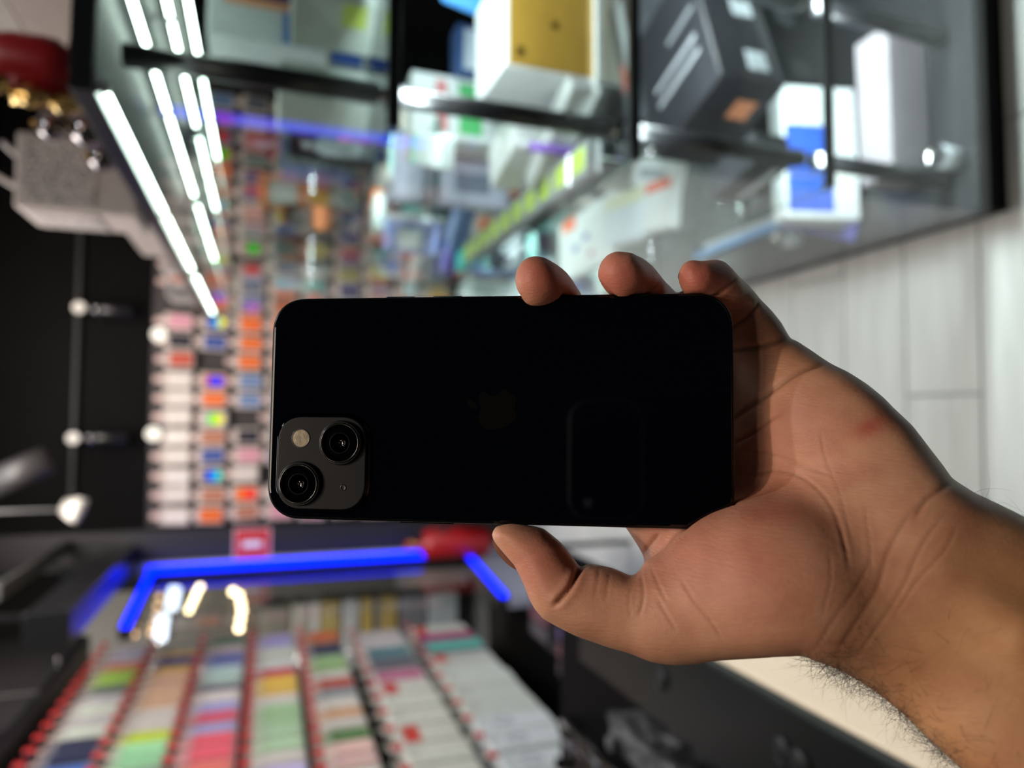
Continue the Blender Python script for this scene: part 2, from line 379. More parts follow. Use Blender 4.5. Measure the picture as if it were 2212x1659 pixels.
def build_phone():
    glass = mat('black_back_glass', (0.0006, 0.0009, 0.0024, 1), 0.03, spec=0.42, noise=(30, 0.02))
    frame = mat('black_anodised_frame', (0.012, 0.012, 0.013, 1), 0.28, metal=0.7)
    plate = mat('matte_camera_glass', (0.0055, 0.0055, 0.006, 1), 0.42, spec=0.25, noise=(300, 0.04))
    rim = mat('dark_lens_ring', (0.055, 0.053, 0.05, 1), 0.22, metal=0.85)
    rimw = mat('dark_lens_wall', (0.02, 0.02, 0.02, 1), 0.35, metal=0.5)
    lensm = mat('lens_glass', (0.0008, 0.0008, 0.001, 1), 0.02, spec=0.5)
    iris = mat('lens_iris', (0.0012, 0.0012, 0.0014, 1), 0.4, spec=0.06)
    flash = mat('flash_window', srgb(176, 160, 134), 0.25, noise=(500, 0.25), bump=(900, 0.5, 0.0003))
    ringm = mat('grey_flash_ring', (0.06, 0.058, 0.055, 1), 0.3)
    logo = mat('polished_emblem', (0.0028, 0.0024, 0.0010, 1), 0.2, spec=0.4)
    scr = mat('screen_glass', (0.002, 0.002, 0.002, 1), 0.04)
    t = thing('smartphone', 'black smartphone held sideways in the hand, its camera end at the left', 'smartphone', mw=CAMM @ PHL)
    r = 0.0112
    # frame band (chamfered), pushed from z=0 (back) to -T
    R = lambda d: rrect(PH_L-2*d, PH_W-2*d, r-d, 12, p=2.25)
    obj('frame', loft([(R(0.0010), -PH_T+0.0001), (R(0.0003), -PH_T+0.0004), (R(0), -PH_T+0.0010), (R(0), -0.0012), (R(0.00025), -0.0005), (R(0.0008), -0.0003)]), frame, t, True)
    obj('back_glass', loft([(R(0.0007), -0.0012), (R(0.0007), -0.0004), (R(0.0009), -0.00016), (R(0.0014), -0.00003), (R(0.0022), 0.0)]), glass, t)
    obj('screen', loft([(R(0.0018), -PH_T), (R(0.0012), -PH_T+0.00025), (R(0.0012), -PH_T+0.0009)]), scr, t)
    # camera module: corner at image lower left = (-x, -y)
    cx, cy_ = -PH_L/2+0.0188, -PH_W/2+0.01815
    bw = 0.0300
    B = lambda d, rr: rrect(bw-2*d, bw-2*d, rr-d, 12, cx, cy_, 2.2)
    bump = obj('camera_bump', loft([(B(-0.0012, 0.0085), -0.0001), (B(-0.0004, 0.0085), 0.0003), (B(-0.00005, 0.0085), 0.0009), (B(0.0, 0.0085), 0.0014), (B(0.0003, 0.0085), 0.0016)]), glass, t, True)
    obj('camera_plate', loft([(B(0.0004, 0.0085), 0.0012), (B(0.0004, 0.0085), 0.00158), (B(0.0007, 0.0085), 0.00164)]), plate, bump)
    def lens(x, y):
        M = Matrix.Translation((x, y, 0.0016))
        o = obj('camera_lens', lathe([(0.0071, -0.0003), (0.0071, 0.0002), (0.00695, 0.0011), (0.00680, 0.00135), (0.00655, 0.0014), (0.0063, 0.00135), (0.00615, 0.0009)], 64, M), rimw, t, True)
        obj('lens_ring', lathe([(0.0064, 0.0011), (0.0064, 0.00155), (0.0061, 0.0017), (0.0058, 0.00165), (0.00565, 0.0012)], 64, M), rim, o, True)
        obj('lens_glass', lathe([(0.0, 0.0013), (0.003, 0.00128), (0.0057, 0.0012), (0.0058, 0.001)], 64, M), lensm, o, True)
        ii = obj('iris_ring', lathe([(0.0034, 0.00134), (0.0033, 0.00137), (0.0031, 0.00137), (0.0030, 0.00134)], 48, M), iris, o, True)
        obj('pupil', lathe([(0.0, 0.00136), (0.0002, 0.00134), (0.0003, 0.00131)], 24, M), rim, o, True)
    lens(cx-0.0067, cy_-0.0067)
    lens(cx+0.0065, cy_+0.0064)
    M = Matrix.Translation((cx-0.0070, cy_+0.0077, 0.0016))
    fl = obj('flash_ring', lathe([(0.0031, -0.0001), (0.0031, 0.00015), (0.0029, 0.0002), (0.0027, 0.0001)], 40, M), ringm, t, True)
    obj('flash_lens', lathe([(0.0, 0.00012), (0.0012, 0.00016), (0.0027, 0.00012)], 40, M), flash, fl)
    M = Matrix.Translation((cx+0.0075, cy_-0.0077, 0.0016))
    obj('microphone_hole', lathe([(0.00105, -0.0001), (0.00105, 0.0001), (0.0008, 0.00012), (0.00065, 0.00006), (0.0, 0.00003)], 32, M), rimw, t, True)
    # emblem: a bitten fruit with a leaf, lying on its side (top of the emblem towards the camera end)
    def emblem():
        out = []
        ap = [(0.0, 0.62), (-0.18, 0.66), (-0.42, 0.74), (-0.66, 0.68), (-0.86, 0.46), (-0.94, 0.12), (-0.88, -0.28), (-0.70, -0.66), (-0.46, -0.96), (-0.28, -1.02), (-0.10, -0.95), (0.06, -0.92), (0.22, -0.96), (0.40, -1.02), (0.58, -0.92), (0.76, -0.66), (0.88, -0.38),
              (0.70, -0.22), (0.60, 0.02), (0.62, 0.26), (0.72, 0.42), (0.82, 0.52), (0.62, 0.68), (0.38, 0.74), (0.18, 0.68)]
        leaf = [(0.0, 0.80), (0.02, 1.0), (0.16, 1.2), (0.38, 1.3), (0.38, 1.12), (0.26, 0.92), (0.12, 0.82)]
        return ap, leaf
    ap, leaf = emblem()
    s = 0.0069
    bm = bmesh.new()
    lx, ly = 0.0007, 0.0
    f = lambda p: (lx-p[1]*s, ly+p[0]*s)
    for poly in (ap, leaf):
        P = []
        n = len(poly)
        for i in range(n):            # Catmull-Rom smoothing of the outline
            p0, p1, p2, p3 = poly[i-1], poly[i], poly[(i+1) % n], poly[(i+2) % n]
            for u in (0, .25, .5, .75):
                P.append(tuple(0.5*((2*p1[k])+(-p0[k]+p2[k])*u+(2*p0[k]-5*p1[k]+4*p2[k]-p3[k])*u*u+(-p0[k]+3*p1[k]-3*p2[k]+p3[k])*u**3) for k in range(2)))
        add_prism(bm, [f(p) for p in P], -0.0001, 0.00004)
    o = obj('emblem', bm, logo, t); o['label'] = 'dim bitten apple emblem, its leaf towards the camera end'
    # side keys on the long edges
    for (x0, x1, side) in ((-0.036, -0.026, 1), (-0.0205, -0.0105, 1), (-0.030, -0.012, -1)):
        y = side*PH_W/2
        obj('side_key', box(x0, x1, y-0.0006, y+0.0006, -0.0053, -0.0026, 0.0004), frame, t)
    return t
phone = build_phone()
# the telephone taking the picture: upright behind the lens, seen only as a dim reflection in the black back glass
def build_camera_phone():
    body = mat('dark_blue_shell', (0.004, 0.005, 0.008, 1), 0.4); rimm = mat('plateau_rim', (0.5, 0.5, 0.52, 1), 0.5, metal=0.3)
    t = thing('camera_phone', 'dark phone taking the picture, a dim outline reflected in the black back glass', 'smartphone', mw=CAMM)
    cx, cy_ = 0.0021, -0.0154
    obj('body', loft([(rrect(0.150, 0.0745, 0.012, 8, cx+0.048, cy_), 0.0045), (rrect(0.150, 0.0745, 0.012, 8, cx+0.048, cy_), 0.012)]), body, t)
    obj('camera_plateau', loft([(rrect(0.0445, 0.0725, 0.012, 8, cx, cy_), 0.0045), (rrect(0.0425, 0.0705, 0.011, 8, cx, cy_), 0.0022)]), body, t)
    o1, i1 = rrect(0.0455, 0.0735, 0.0125, 10, cx, cy_), rrect(0.0432, 0.0712, 0.0115, 10, cx, cy_)
    bm = bmesh.new(); n = len(o1)
    A = [bm.verts.new((x, y, 0.0030)) for x, y in o1]; B = [bm.verts.new((x, y, 0.0020)) for x, y in i1]; D = [bm.verts.new((x, y, 0.0044)) for x, y in o1]
    for k in range(n):
        j = (k+1) % n; bm.faces.new((A[k], B[k], B[j], A[j])); bm.faces.new((D[k], A[k], A[j], D[j]))
    obj('plateau_rim', bm, rimm, t, True)
    for (x, y) in ((-0.0070, 0.0079), (0.0117, 0.0078), (0.0017, -0.0108)):
        bm = lathe([(0.0085, 0.0), (0.0085, -0.0004), (0.0080, -0.0004), (0.0080, 0.0)], 40, Matrix.Translation((x, y, 0.0024)))
        obj('lens_ring', bm, mat('deep_black_ring', (0.002, 0.002, 0.002, 1), 0.5), t, True)
    obj('flash_window', lathe([(0.0, 0.0), (0.003, 0.0), (0.003, 0.0004)], 24, Matrix.Translation((-0.0083, -0.042, 0.0019))), rimm, t)
    return t
build_camera_phone()
# ------------------------------------------------------------------ the hand and forearm (one continuous skin), in millimetres of the camera's frame
K_PX = FPX
def H(px, py, d): return ((px-1106.0)*d/K_PX, (829.5-py)*d/K_PX, -d)
OUTL = [(1110,640),(1103,610),(1105,587),(1115,561),(1135,545),(1155,541),(1181,546),(1202,561),(1225,587),(1242,610),(1257,636),(1268,665),(1290,665),(1301,636),
 (1283,604),(1281,589),(1288,563),(1306,542),(1329,533),(1349,536),(1369,536),(1390,552),(1410,572),(1427,591),(1459,626),
 (1463,629),(1458,607),(1460,581),(1468,563),(1485,554),(1501,553),(1514,557),(1531,553),(1549,553),(1569,560),(1589,582),(1618,613),(1638,636),(1667,668),(1690,696),(1709,729),
 (1726,733),(1752,746),(1792,770),(1804,779),(1835,796),(1878,829),(1911,859),(1931,881),(1971,919),(2004,962),(2037,1005),(2056,1032),(2067,1040),(2104,1063),(2147,1081),(2212,1106),(2330,1150),(2560,1240),(3040,1420),
 (3040,2430),(2560,2050),(2400,1930),(2200,1766),(2063,1648),(2001,1591),(1943,1537),(1877,1487),(1815,1450),(1733,1417),(1671,1420),(1605,1428),(1556,1435),(1506,1444),(1457,1444),(1403,1437),(1354,1420),(1300,1402),
 (1247,1382),(1221,1369),(1199,1356),(1171,1339),(1152,1317),(1139,1295),(1130,1267),(1121,1245),(1110,1222),(1084,1193),(1061,1169),(1054,1157),(1058,1143),(1069,1130),(1100,1124),(1182,1128),
 (1204,1150),(1225,1172),(1245,1198),(1252,1210),(1255,1219),(1260,1211),(1273,1207),(1295,1210),(1323,1219),(1345,1232),(1360,1241),(1369,1239),(1376,1228),(1360,1195),(1340,1161),(1321,1135),
 (1250,1060),(1120,980),(960,880),(940,760),(1000,700),(1080,680)]
def poly_sdf(pts, X, Y):
    P = np.array(pts, dtype=np.float32); Q = np.roll(P, -1, axis=0)
    d = np.full(X.shape, 1e9, np.float32); inside = np.zeros(X.shape, bool)
    for (ax, ay), (bx, by) in zip(P, Q):
        ex, ey = bx-ax, by-ay
        wx, wy = X-ax, Y-ay
        t = np.clip((wx*ex+wy*ey)/(ex*ex+ey*ey), 0, 1)
        d = np.minimum(d, (wx-ex*t)**2+(wy-ey*t)**2)
        c = ((ay <= Y) & (by > Y)) | ((by <= Y) & (ay > Y))
        if ey != 0:
            inside ^= c & (X < ax+(Y-ay)*ex/ey)
    d = np.sqrt(d); d[inside] *= -1
    return d
PX0, PY0, PST = 820.0, 440.0, 3.0
gx = np.arange(PX0, 3060, PST); gy = np.arange(PY0, 2460, PST)
_GX, _GY = np.meshgrid(gx, gy, indexing='ij')
OUT2D = poly_sdf(OUTL, _GX.astype(np.float32), _GY.astype(np.float32))
def out_sdf(x, y, z):
    d = -z
    fx = np.clip((1106.0+x*K_PX/d-PX0)/PST, 0, len(gx)-1.01); fy = np.clip((829.5-y*K_PX/d-PY0)/PST, 0, len(gy)-1.01)
    i = fx.astype(np.int32); j = fy.astype(np.int32); u = fx-i; v = fy-j
    a = OUT2D[i, j]*(1-u)*(1-v)+OUT2D[i+1, j]*u*(1-v)+OUT2D[i, j+1]*(1-u)*v+OUT2D[i+1, j+1]*u*v
    return a*d/K_PX
def smin(a, b, k):
    h = np.maximum(k-np.abs(a-b), 0)/k
    return np.minimum(a, b)-h*h*k*0.25
def smax(a, b, k): return -smin(-a, -b, k)
def rcone(P, a, b, r1, r2):
    a = np.array(a, np.float32); b = np.array(b, np.float32); ba = b-a; l2 = float(ba@ba); rr = r1-r2; a2 = l2-rr*rr; il2 = 1/l2
    pa = P-a; y = pa@ba; z = y-l2
    q = pa*l2-y[:, None]*ba; x2 = np.einsum('ij,ij->i', q, q)
    y2 = y*y*l2; z2 = z*z*l2
    kk = np.sign(rr)*rr*rr*x2
    c1 = np.sign(z)*a2*z2 > kk
    c2 = np.sign(y)*a2*y2 < kk
    o = (np.sqrt(x2*a2*il2)+y*rr)*il2-r1
    o2 = np.sqrt(x2+y2)*il2-r1
    o1 = np.sqrt(x2+z2)*il2-r2
    return np.where(c1, o1, np.where(c2, o2, o)).astype(np.float32)
def ellip(P, c, r, ax=None):
    q = P-np.array(c, np.float32)
    if ax is not None: q = q@np.array(ax, np.float32).T
    r = np.array(r, np.float32)
    k0 = np.linalg.norm(q/r, axis=1); k1 = np.linalg.norm(q/(r*r), axis=1)
    return k0*(k0-1.0)/np.maximum(k1, 1e-6)
def chain(P, pts, k=3.0):
    """pts: (px, py, depth, radius)"""
    s = None
    for a, b in zip(pts[:-1], pts[1:]):
        c = rcone(P, H(*a[:3]), H(*b[:3]), a[3], b[3])
        s = c if s is None else smin(s, c, k)
    return s
def rot2(deg):
    c, s = math.cos(math.radians(deg)), math.sin(math.radians(deg))
    return ((c, s, 0), (-s, c, 0), (0, 0, 1))
PINKY = [(1680,800,237,13.5),(1628,715,239,12.3),(1585,655,236,10.6),(1548,612,229,9.2),(1500,597,221,7.4)]
RING = [(1660,880,243,12.5),(1500,740,256,10.5),(1425,655,246,9.6),(1385,606,231,9.3),(1340,590,222,9.0)]
MIDDLE = [(1580,980,246,13),(1370,800,259,10.5),(1262,680,246,9.6),(1205,622,232,9.3),(1160,603,223,9.0)]
INDEX = [(1450,1110,243,14),(1250,960,249,11.0),(1130,870,246,9.6),(1060,815,244,9.0),(1000,775,242,8.3)]
THUMB = [(1640,1270,205,22),(1440,1330,211,15.6),(1330,1312,214,13.2),(1262,1300,215,12.2),(1205,1285,216,11.2),(1170,1225,218,10.6),(1110,1163,221,8.9)]
def hand_sdf(P):
    x, y, z = P[:, 0], P[:, 1], P[:, 2]
    # palm: a slab of metacarpals
    b = chain(P, [(2040,1220,212,23),(1700,840,239,14.5)])
    b = smin(b, chain(P, [(2040,1240,213,23),(1640,905,243,15)]), 12)
    b = smin(b, chain(P, [(2000,1240,214,22),(1570,1000,245,15)]), 12)
    b = smin(b, chain(P, [(1960,1260,214,22),(1450,1120,240,14)]), 12)
    # hypothenar and thenar pads
    b = smin(b, ellip(P, H(1890,985,222), (36, 20, 17), rot2(-42)), 14)
    b = smin(b, chain(P, [(1930,1290,206,19),(1710,1270,205,24),(1590,1245,209,18)]), 14)
    b = smin(b, chain(P, [(1730,860,232,11),(1640,930,235,8)]), 9)
    # wrist and forearm
    b = smin(b, chain(P, [(1960,1180,206,24),(2070,1250,203,23),(2260,1430,192,26),(2480,1640,180,33),(2840,1930,170,39)]), 12)
    b = smin(b, chain(P, [(1880,1330,208,21),(1980,1380,204,22),(2160,1530,192,25),(2400,1760,180,32),(2760,1960,170,37)]), 12)
    # flexor tendons under the skin of the wrist
    b = smin(b, chain(P, [(1900,1300,192,3.5),(2010,1270,187,4.0),(2190,1360,176,4.2)]), 9)
    th = chain(P, THUMB, 4)
    th = smin(th, ellip(P, H(1130,1190,219), (13, 9.2, 9.5), rot2(-42)), 3)
    b = smin(b, th, 8)
    # web between thumb and index
    b = smin(b, chain(P, [(1470,1180,236,10),(1430,1240,232,6),(1440,1290,222,7)]), 8)
    f = chain(P, PINKY)
    f = np.minimum(f, chain(P, RING)); f = np.minimum(f, chain(P, MIDDLE)); f = np.minimum(f, chain(P, INDEX))
    b = smin(b, f, 5)
    # exact outline
    b = smax(b, out_sdf(x, y, z), 7.0)
    # pressed against the telephone (box with rounded edges)
    IM = np.array(PHL.inverted())
    q = (P/1000.0)@IM[:3, :3].T.astype(np.float32)+IM[:3, 3].astype(np.float32)
    q = q*1000.0
    q[:, 2] += 3.825
    h = np.array([73.35-10, 35.75-10, 3.825-0.8], np.float32)
    dx = np.maximum(np.abs(q[:, 0])-h[0], 0); dy = np.maximum(np.abs(q[:, 1])-h[1], 0)
    d2 = np.sqrt(dx*dx+dy*dy)-10.0
    dz = np.abs(q[:, 2])-3.825
    ph = np.minimum(np.maximum(d2, dz), 0)+np.sqrt(np.maximum(d2, 0)**2+np.maximum(dz, 0)**2)
    return smax(b, 0.15-ph, 1.2)
def surface_net(lo, hi, h):
    n = [int(math.ceil((hi[k]-lo[k])/h))+1 for k in range(3)]
    step = 4
    nc = [(k+step-1)//step+1 for k in n]
    ax = [lo[k]+h*step*np.arange(nc[k], dtype=np.float32) for k in range(3)]
    G = np.stack(np.meshgrid(*ax, indexing='ij'), -1).reshape(-1, 3)
    s = np.concatenate([hand_sdf(g) for g in np.array_split(G, max(1, len(G)//200000))]).reshape(nc)
    # up-sample the sign of the coarse field, refine where it is near the surface
    near = np.abs(s) < h*step*1.9
    F = np.repeat(np.repeat(np.repeat(s, step, 0), step, 1), step, 2)
    Nn = np.repeat(np.repeat(np.repeat(near, step, 0), step, 1), step, 2)
    F = F[:n[0], :n[1], :n[2]].copy(); Nn = Nn[:n[0], :n[1], :n[2]]
    # a block covers the points [i*step, i*step+step): also refine neighbours
    Nd = Nn.copy()
    for a in range(3):
        Nd |= np.roll(Nn, step, a) | np.roll(Nn, -step, a)
    idx = np.argwhere(Nd)
    pts = (np.array(lo, np.float32)+h*idx).astype(np.float32)
    val = np.concatenate([hand_sdf(g) for g in np.array_split(pts, max(1, len(pts)//200000))])
    F[idx[:, 0], idx[:, 1], idx[:, 2]] = val
    S = F < 0
    c = [S[i:S.shape[0]-1+i, j:S.shape[1]-1+j, k:S.shape[2]-1+k] for i in (0, 1) for j in (0, 1) for k in (0, 1)]
    allin = c[0].copy(); anyin = c[0].copy()
    for q in c[1:]: allin &= q; anyin |= q
    act = anyin & ~allin
    ci = np.argwhere(act)
    vid = np.full(act.shape, -1, np.int32); vid[act] = np.arange(len(ci))
    acc = np.zeros((len(ci), 3), np.float32); cnt = np.zeros(len(ci), np.float32)
    for a in range(3):
        b1, b2 = [k for k in range(3) if k != a]
        for u in (0, 1):
            for v in (0, 1):
                o = np.zeros(3, int); o[b1] = u; o[b2] = v
                p = ci+o; q = p.copy(); q[:, a] += 1
                f0 = F[p[:, 0], p[:, 1], p[:, 2]]; f1 = F[q[:, 0], q[:, 1], q[:, 2]]
                m = (f0 < 0) != (f1 < 0)
                t = np.where(m, f0/np.where(m, f0-f1, 1), 0)
                pp = np.tile(o.astype(np.float32), (len(ci), 1)); pp[:, a] = t
                acc += pp*m[:, None]; cnt += m
    V = np.array(lo, np.float32)+h*(ci+acc/cnt[:, None])
    quads = []
    for a in range(3):
        b1, b2 = [(1, 2), (2, 0), (0, 1)][a]
        sl0 = [slice(None)]*3; sl1 = [slice(None)]*3
        sl0[a] = slice(0, -1); sl1[a] = slice(1, None)
        e = S[tuple(sl0)] != S[tuple(sl1)]
        p = np.argwhere(e)
        ok = (p[:, b1] > 0) & (p[:, b2] > 0) & (p[:, b1] < S.shape[b1]-1) & (p[:, b2] < S.shape[b2]-1)
        p = p[ok]
        def cell(u, v):
            q = p.copy(); q[:, b1] -= u; q[:, b2] -= v
            return vid[q[:, 0], q[:, 1], q[:, 2]]
        Q = np.stack([cell(0, 0), cell(1, 0), cell(1, 1), cell(0, 1)], 1)
        inn = S[p[:, 0], p[:, 1], p[:, 2]]
        Q[~inn] = Q[~inn][:, ::-1]
        quads.append(Q)
    return V, np.concatenate(quads)
def vnormals(V, Q):
    n = np.cross(V[Q[:, 2]]-V[Q[:, 0]], V[Q[:, 3]]-V[Q[:, 1]])
    N = np.zeros_like(V)
    for k in range(4): np.add.at(N, Q[:, k], n)
    return N/np.maximum(np.linalg.norm(N, axis=1, keepdims=True), 1e-9)
# creases seen on the skin: (depth mm, half width px, points)
CREASES = [
 (2.3, 7, [(1258,1216),(1247,1240),(1232,1268),(1212,1292),(1196,1308)]),
 (1.7, 7, [(1570,760),(1620,752),(1660,744),(1714,728)]),
 (1.2, 6, [(1560,725),(1600,695),(1632,668),(1642,640)]),
 (0.8, 5, [(1545,640),(1580,612),(1594,590)]),
 (1.7, 7, [(1570,908),(1600,893),(1650,858),(1700,820),(1745,795),(1808,778)]),
 (0.9, 5, [(1580,960),(1620,940),(1660,912),(1690,895)]),
 (0.55, 3.5, [(1583,965),(1640,975),(1690,988),(1740,1008),(1800,1028)]),
 (0.55, 5, [(1575,1022),(1640,1022),(1680,1016),(1730,1030),(1770,1060),(1800,1100),(1822,1165),(1835,1230)]),
 (0.55, 4, [(1772,930),(1778,970),(1790,1010),(1812,1060),(1828,1120),(1845,1180)]),
 (0.6, 4, [(1870,1090),(1872,1130),(1880,1180),(1882,1240)]),
 (1.4, 8, [(1975,1120),(2000,1080),(2030,1060),(2062,1038)]),
 (0.8, 8, [(1800,1420),(1850,1345),(1895,1270),(1915,1200),(1945,1140),(1980,1090)]),
 (0.6, 6, [(1760,1405),(1800,1340),(1850,1270),(1880,1210)]),
 (0.7, 6, [(1850,1420),(1905,1340),(1950,1270),(1990,1180),(2040,1110)]),
 (0.6, 5, [(1930,1330),(1985,1250),(2040,1190),(2070,1130)]),
 (0.5, 4, [(1790,1190),(1795,1250),(1775,1330)]),
 (0.6, 4, [(1470,1250),(1500,1300),(1530,1335),(1560,1380)]),
 (0.5, 4, [(1420,1290),(1435,1320),(1460,1360)]),
 (0.6, 4, [(1385,1240),(1390,1290),(1380,1330)]),
 (0.5, 4, [(1410,1235),(1425,1270),(1440,1300)]),
 (1.1, 6, [(1372,1236),(1384,1210),(1398,1185),(1425,1150)]),
 (0.5, 4, [(1366,1222),(1366,1190),(1350,1160),(1345,1140)]),
 (0.35, 4, [(1295,1225),(1290,1260),(1285,1290)]),
 (0.3, 4, [(1318,1235),(1312,1270),(1308,1300)]),
 (0.3, 3, [(1365,1265),(1358,1300),(1362,1335)]),
 (1.0, 6, [(1392,640),(1415,625),(1430,597)]),
]
def line_dist(px, py, pts):
    best = np.full(px.shape, 1e9); par = np.zeros(px.shape)
    L = [math.dist(a, b) for a, b in zip(pts[:-1], pts[1:])]; T = sum(L); s = 0
    for (a, b), l in zip(zip(pts[:-1], pts[1:]), L):
        t = np.clip(((px-a[0])*(b[0]-a[0])+(py-a[1])*(b[1]-a[1]))/(l*l), 0, 1)
        d = np.hypot(px-a[0]-(b[0]-a[0])*t, py-a[1]-(b[1]-a[1])*t)
        m = d < best; best[m] = d[m]; par[m] = (s+t[m]*l)/T; s += l
    return best, par
def cr_smooth(pts, n=4):
    out = []
    for i in range(len(pts)-1):
        p0 = pts[max(i-1, 0)]; p1 = pts[i]; p2 = pts[i+1]; p3 = pts[min(i+2, len(pts)-1)]
        for k in range(n):
            u = k/n
            out.append(tuple(0.5*((2*p1[c])+(-p0[c]+p2[c])*u+(2*p0[c]-5*p1[c]+4*p2[c]-p3[c])*u*u+(-p0[c]+3*p1[c]-3*p2[c]+p3[c])*u**3) for c in (0, 1)))
    out.append(pts[-1]); return out
def skin_material():
    m = bpy.data.materials.new('skin'); m.use_nodes = True
    nt = m.node_tree; b = nt.nodes['Principled BSDF']
    at = nt.nodes.new('ShaderNodeAttribute'); at.attribute_name = 'skin_tone'
    tc = nt.nodes.new('ShaderNodeTexCoord')
    n1 = nt.nodes.new('ShaderNodeTexNoise'); n1.inputs['Scale'].default_value = 70; n1.inputs['Detail'].default_value = 5
    nt.links.new(tc.outputs['Object'], n1.inputs['Vector'])
    ramp = nt.nodes.new('ShaderNodeValToRGB')
    ramp.color_ramp.elements[0].position = 0.32; ramp.color_ramp.elements[0].color = (0.84, 0.72, 0.69, 1)
    ramp.color_ramp.elements[1].position = 0.68; ramp.color_ramp.elements[1].color = (1.08, 1.07, 1.04, 1)
    nt.links.new(n1.outputs['Fac'], ramp.inputs[0])
    mx = nt.nodes.new('ShaderNodeMix'); mx.data_type = 'RGBA'; mx.blend_type = 'MULTIPLY'; mx.inputs[0].default_value = 1
    nt.links.new(at.outputs['Color'], mx.inputs[6]); nt.links.new(ramp.outputs[0], mx.inputs[7])
    nt.links.new(mx.outputs[2], b.inputs['Base Color'])
    b.inputs['Roughness'].default_value = 0.52
    b.inputs['Specular IOR Level'].default_value = 0.32
    b.inputs['Subsurface Weight'].default_value = 0.25
    b.inputs['Subsurface Radius'].default_value = (1.0, 0.35, 0.2)
    b.inputs['Subsurface Scale'].default_value = 0.003
    # fine relief: pores and stretched skin lines running along the palm
    mp = nt.nodes.new('ShaderNodeMapping'); mp.inputs['Rotation'].default_value = (0, 0, math.radians(-38)); mp.inputs['Scale'].default_value = (1.0, 6.0, 2.0)
    nt.links.new(tc.outputs['Object'], mp.inputs['Vector'])
    n2 = nt.nodes.new('ShaderNodeTexNoise'); n2.inputs['Scale'].default_value = 260; n2.inputs['Detail'].default_value = 3
    nt.links.new(mp.outputs[0], n2.inputs['Vector'])
    vo = nt.nodes.new('ShaderNodeTexVoronoi'); vo.inputs['Scale'].default_value = 1500
    nt.links.new(tc.outputs['Object'], vo.inputs['Vector'])
    b1 = nt.nodes.new('ShaderNodeBump'); b1.inputs['Strength'].default_value = 0.30; b1.inputs['Distance'].default_value = 0.0006
    b2 = nt.nodes.new('ShaderNodeBump'); b2.inputs['Strength'].default_value = 0.12; b2.inputs['Distance'].default_value = 0.0003
    nt.links.new(n2.outputs['Fac'], b1.inputs['Height']); nt.links.new(vo.outputs['Distance'], b2.inputs['Height'])
    nt.links.new(b1.outputs[0], b2.inputs['Normal']); nt.links.new(b2.outputs[0], b.inputs['Normal'])
    return m
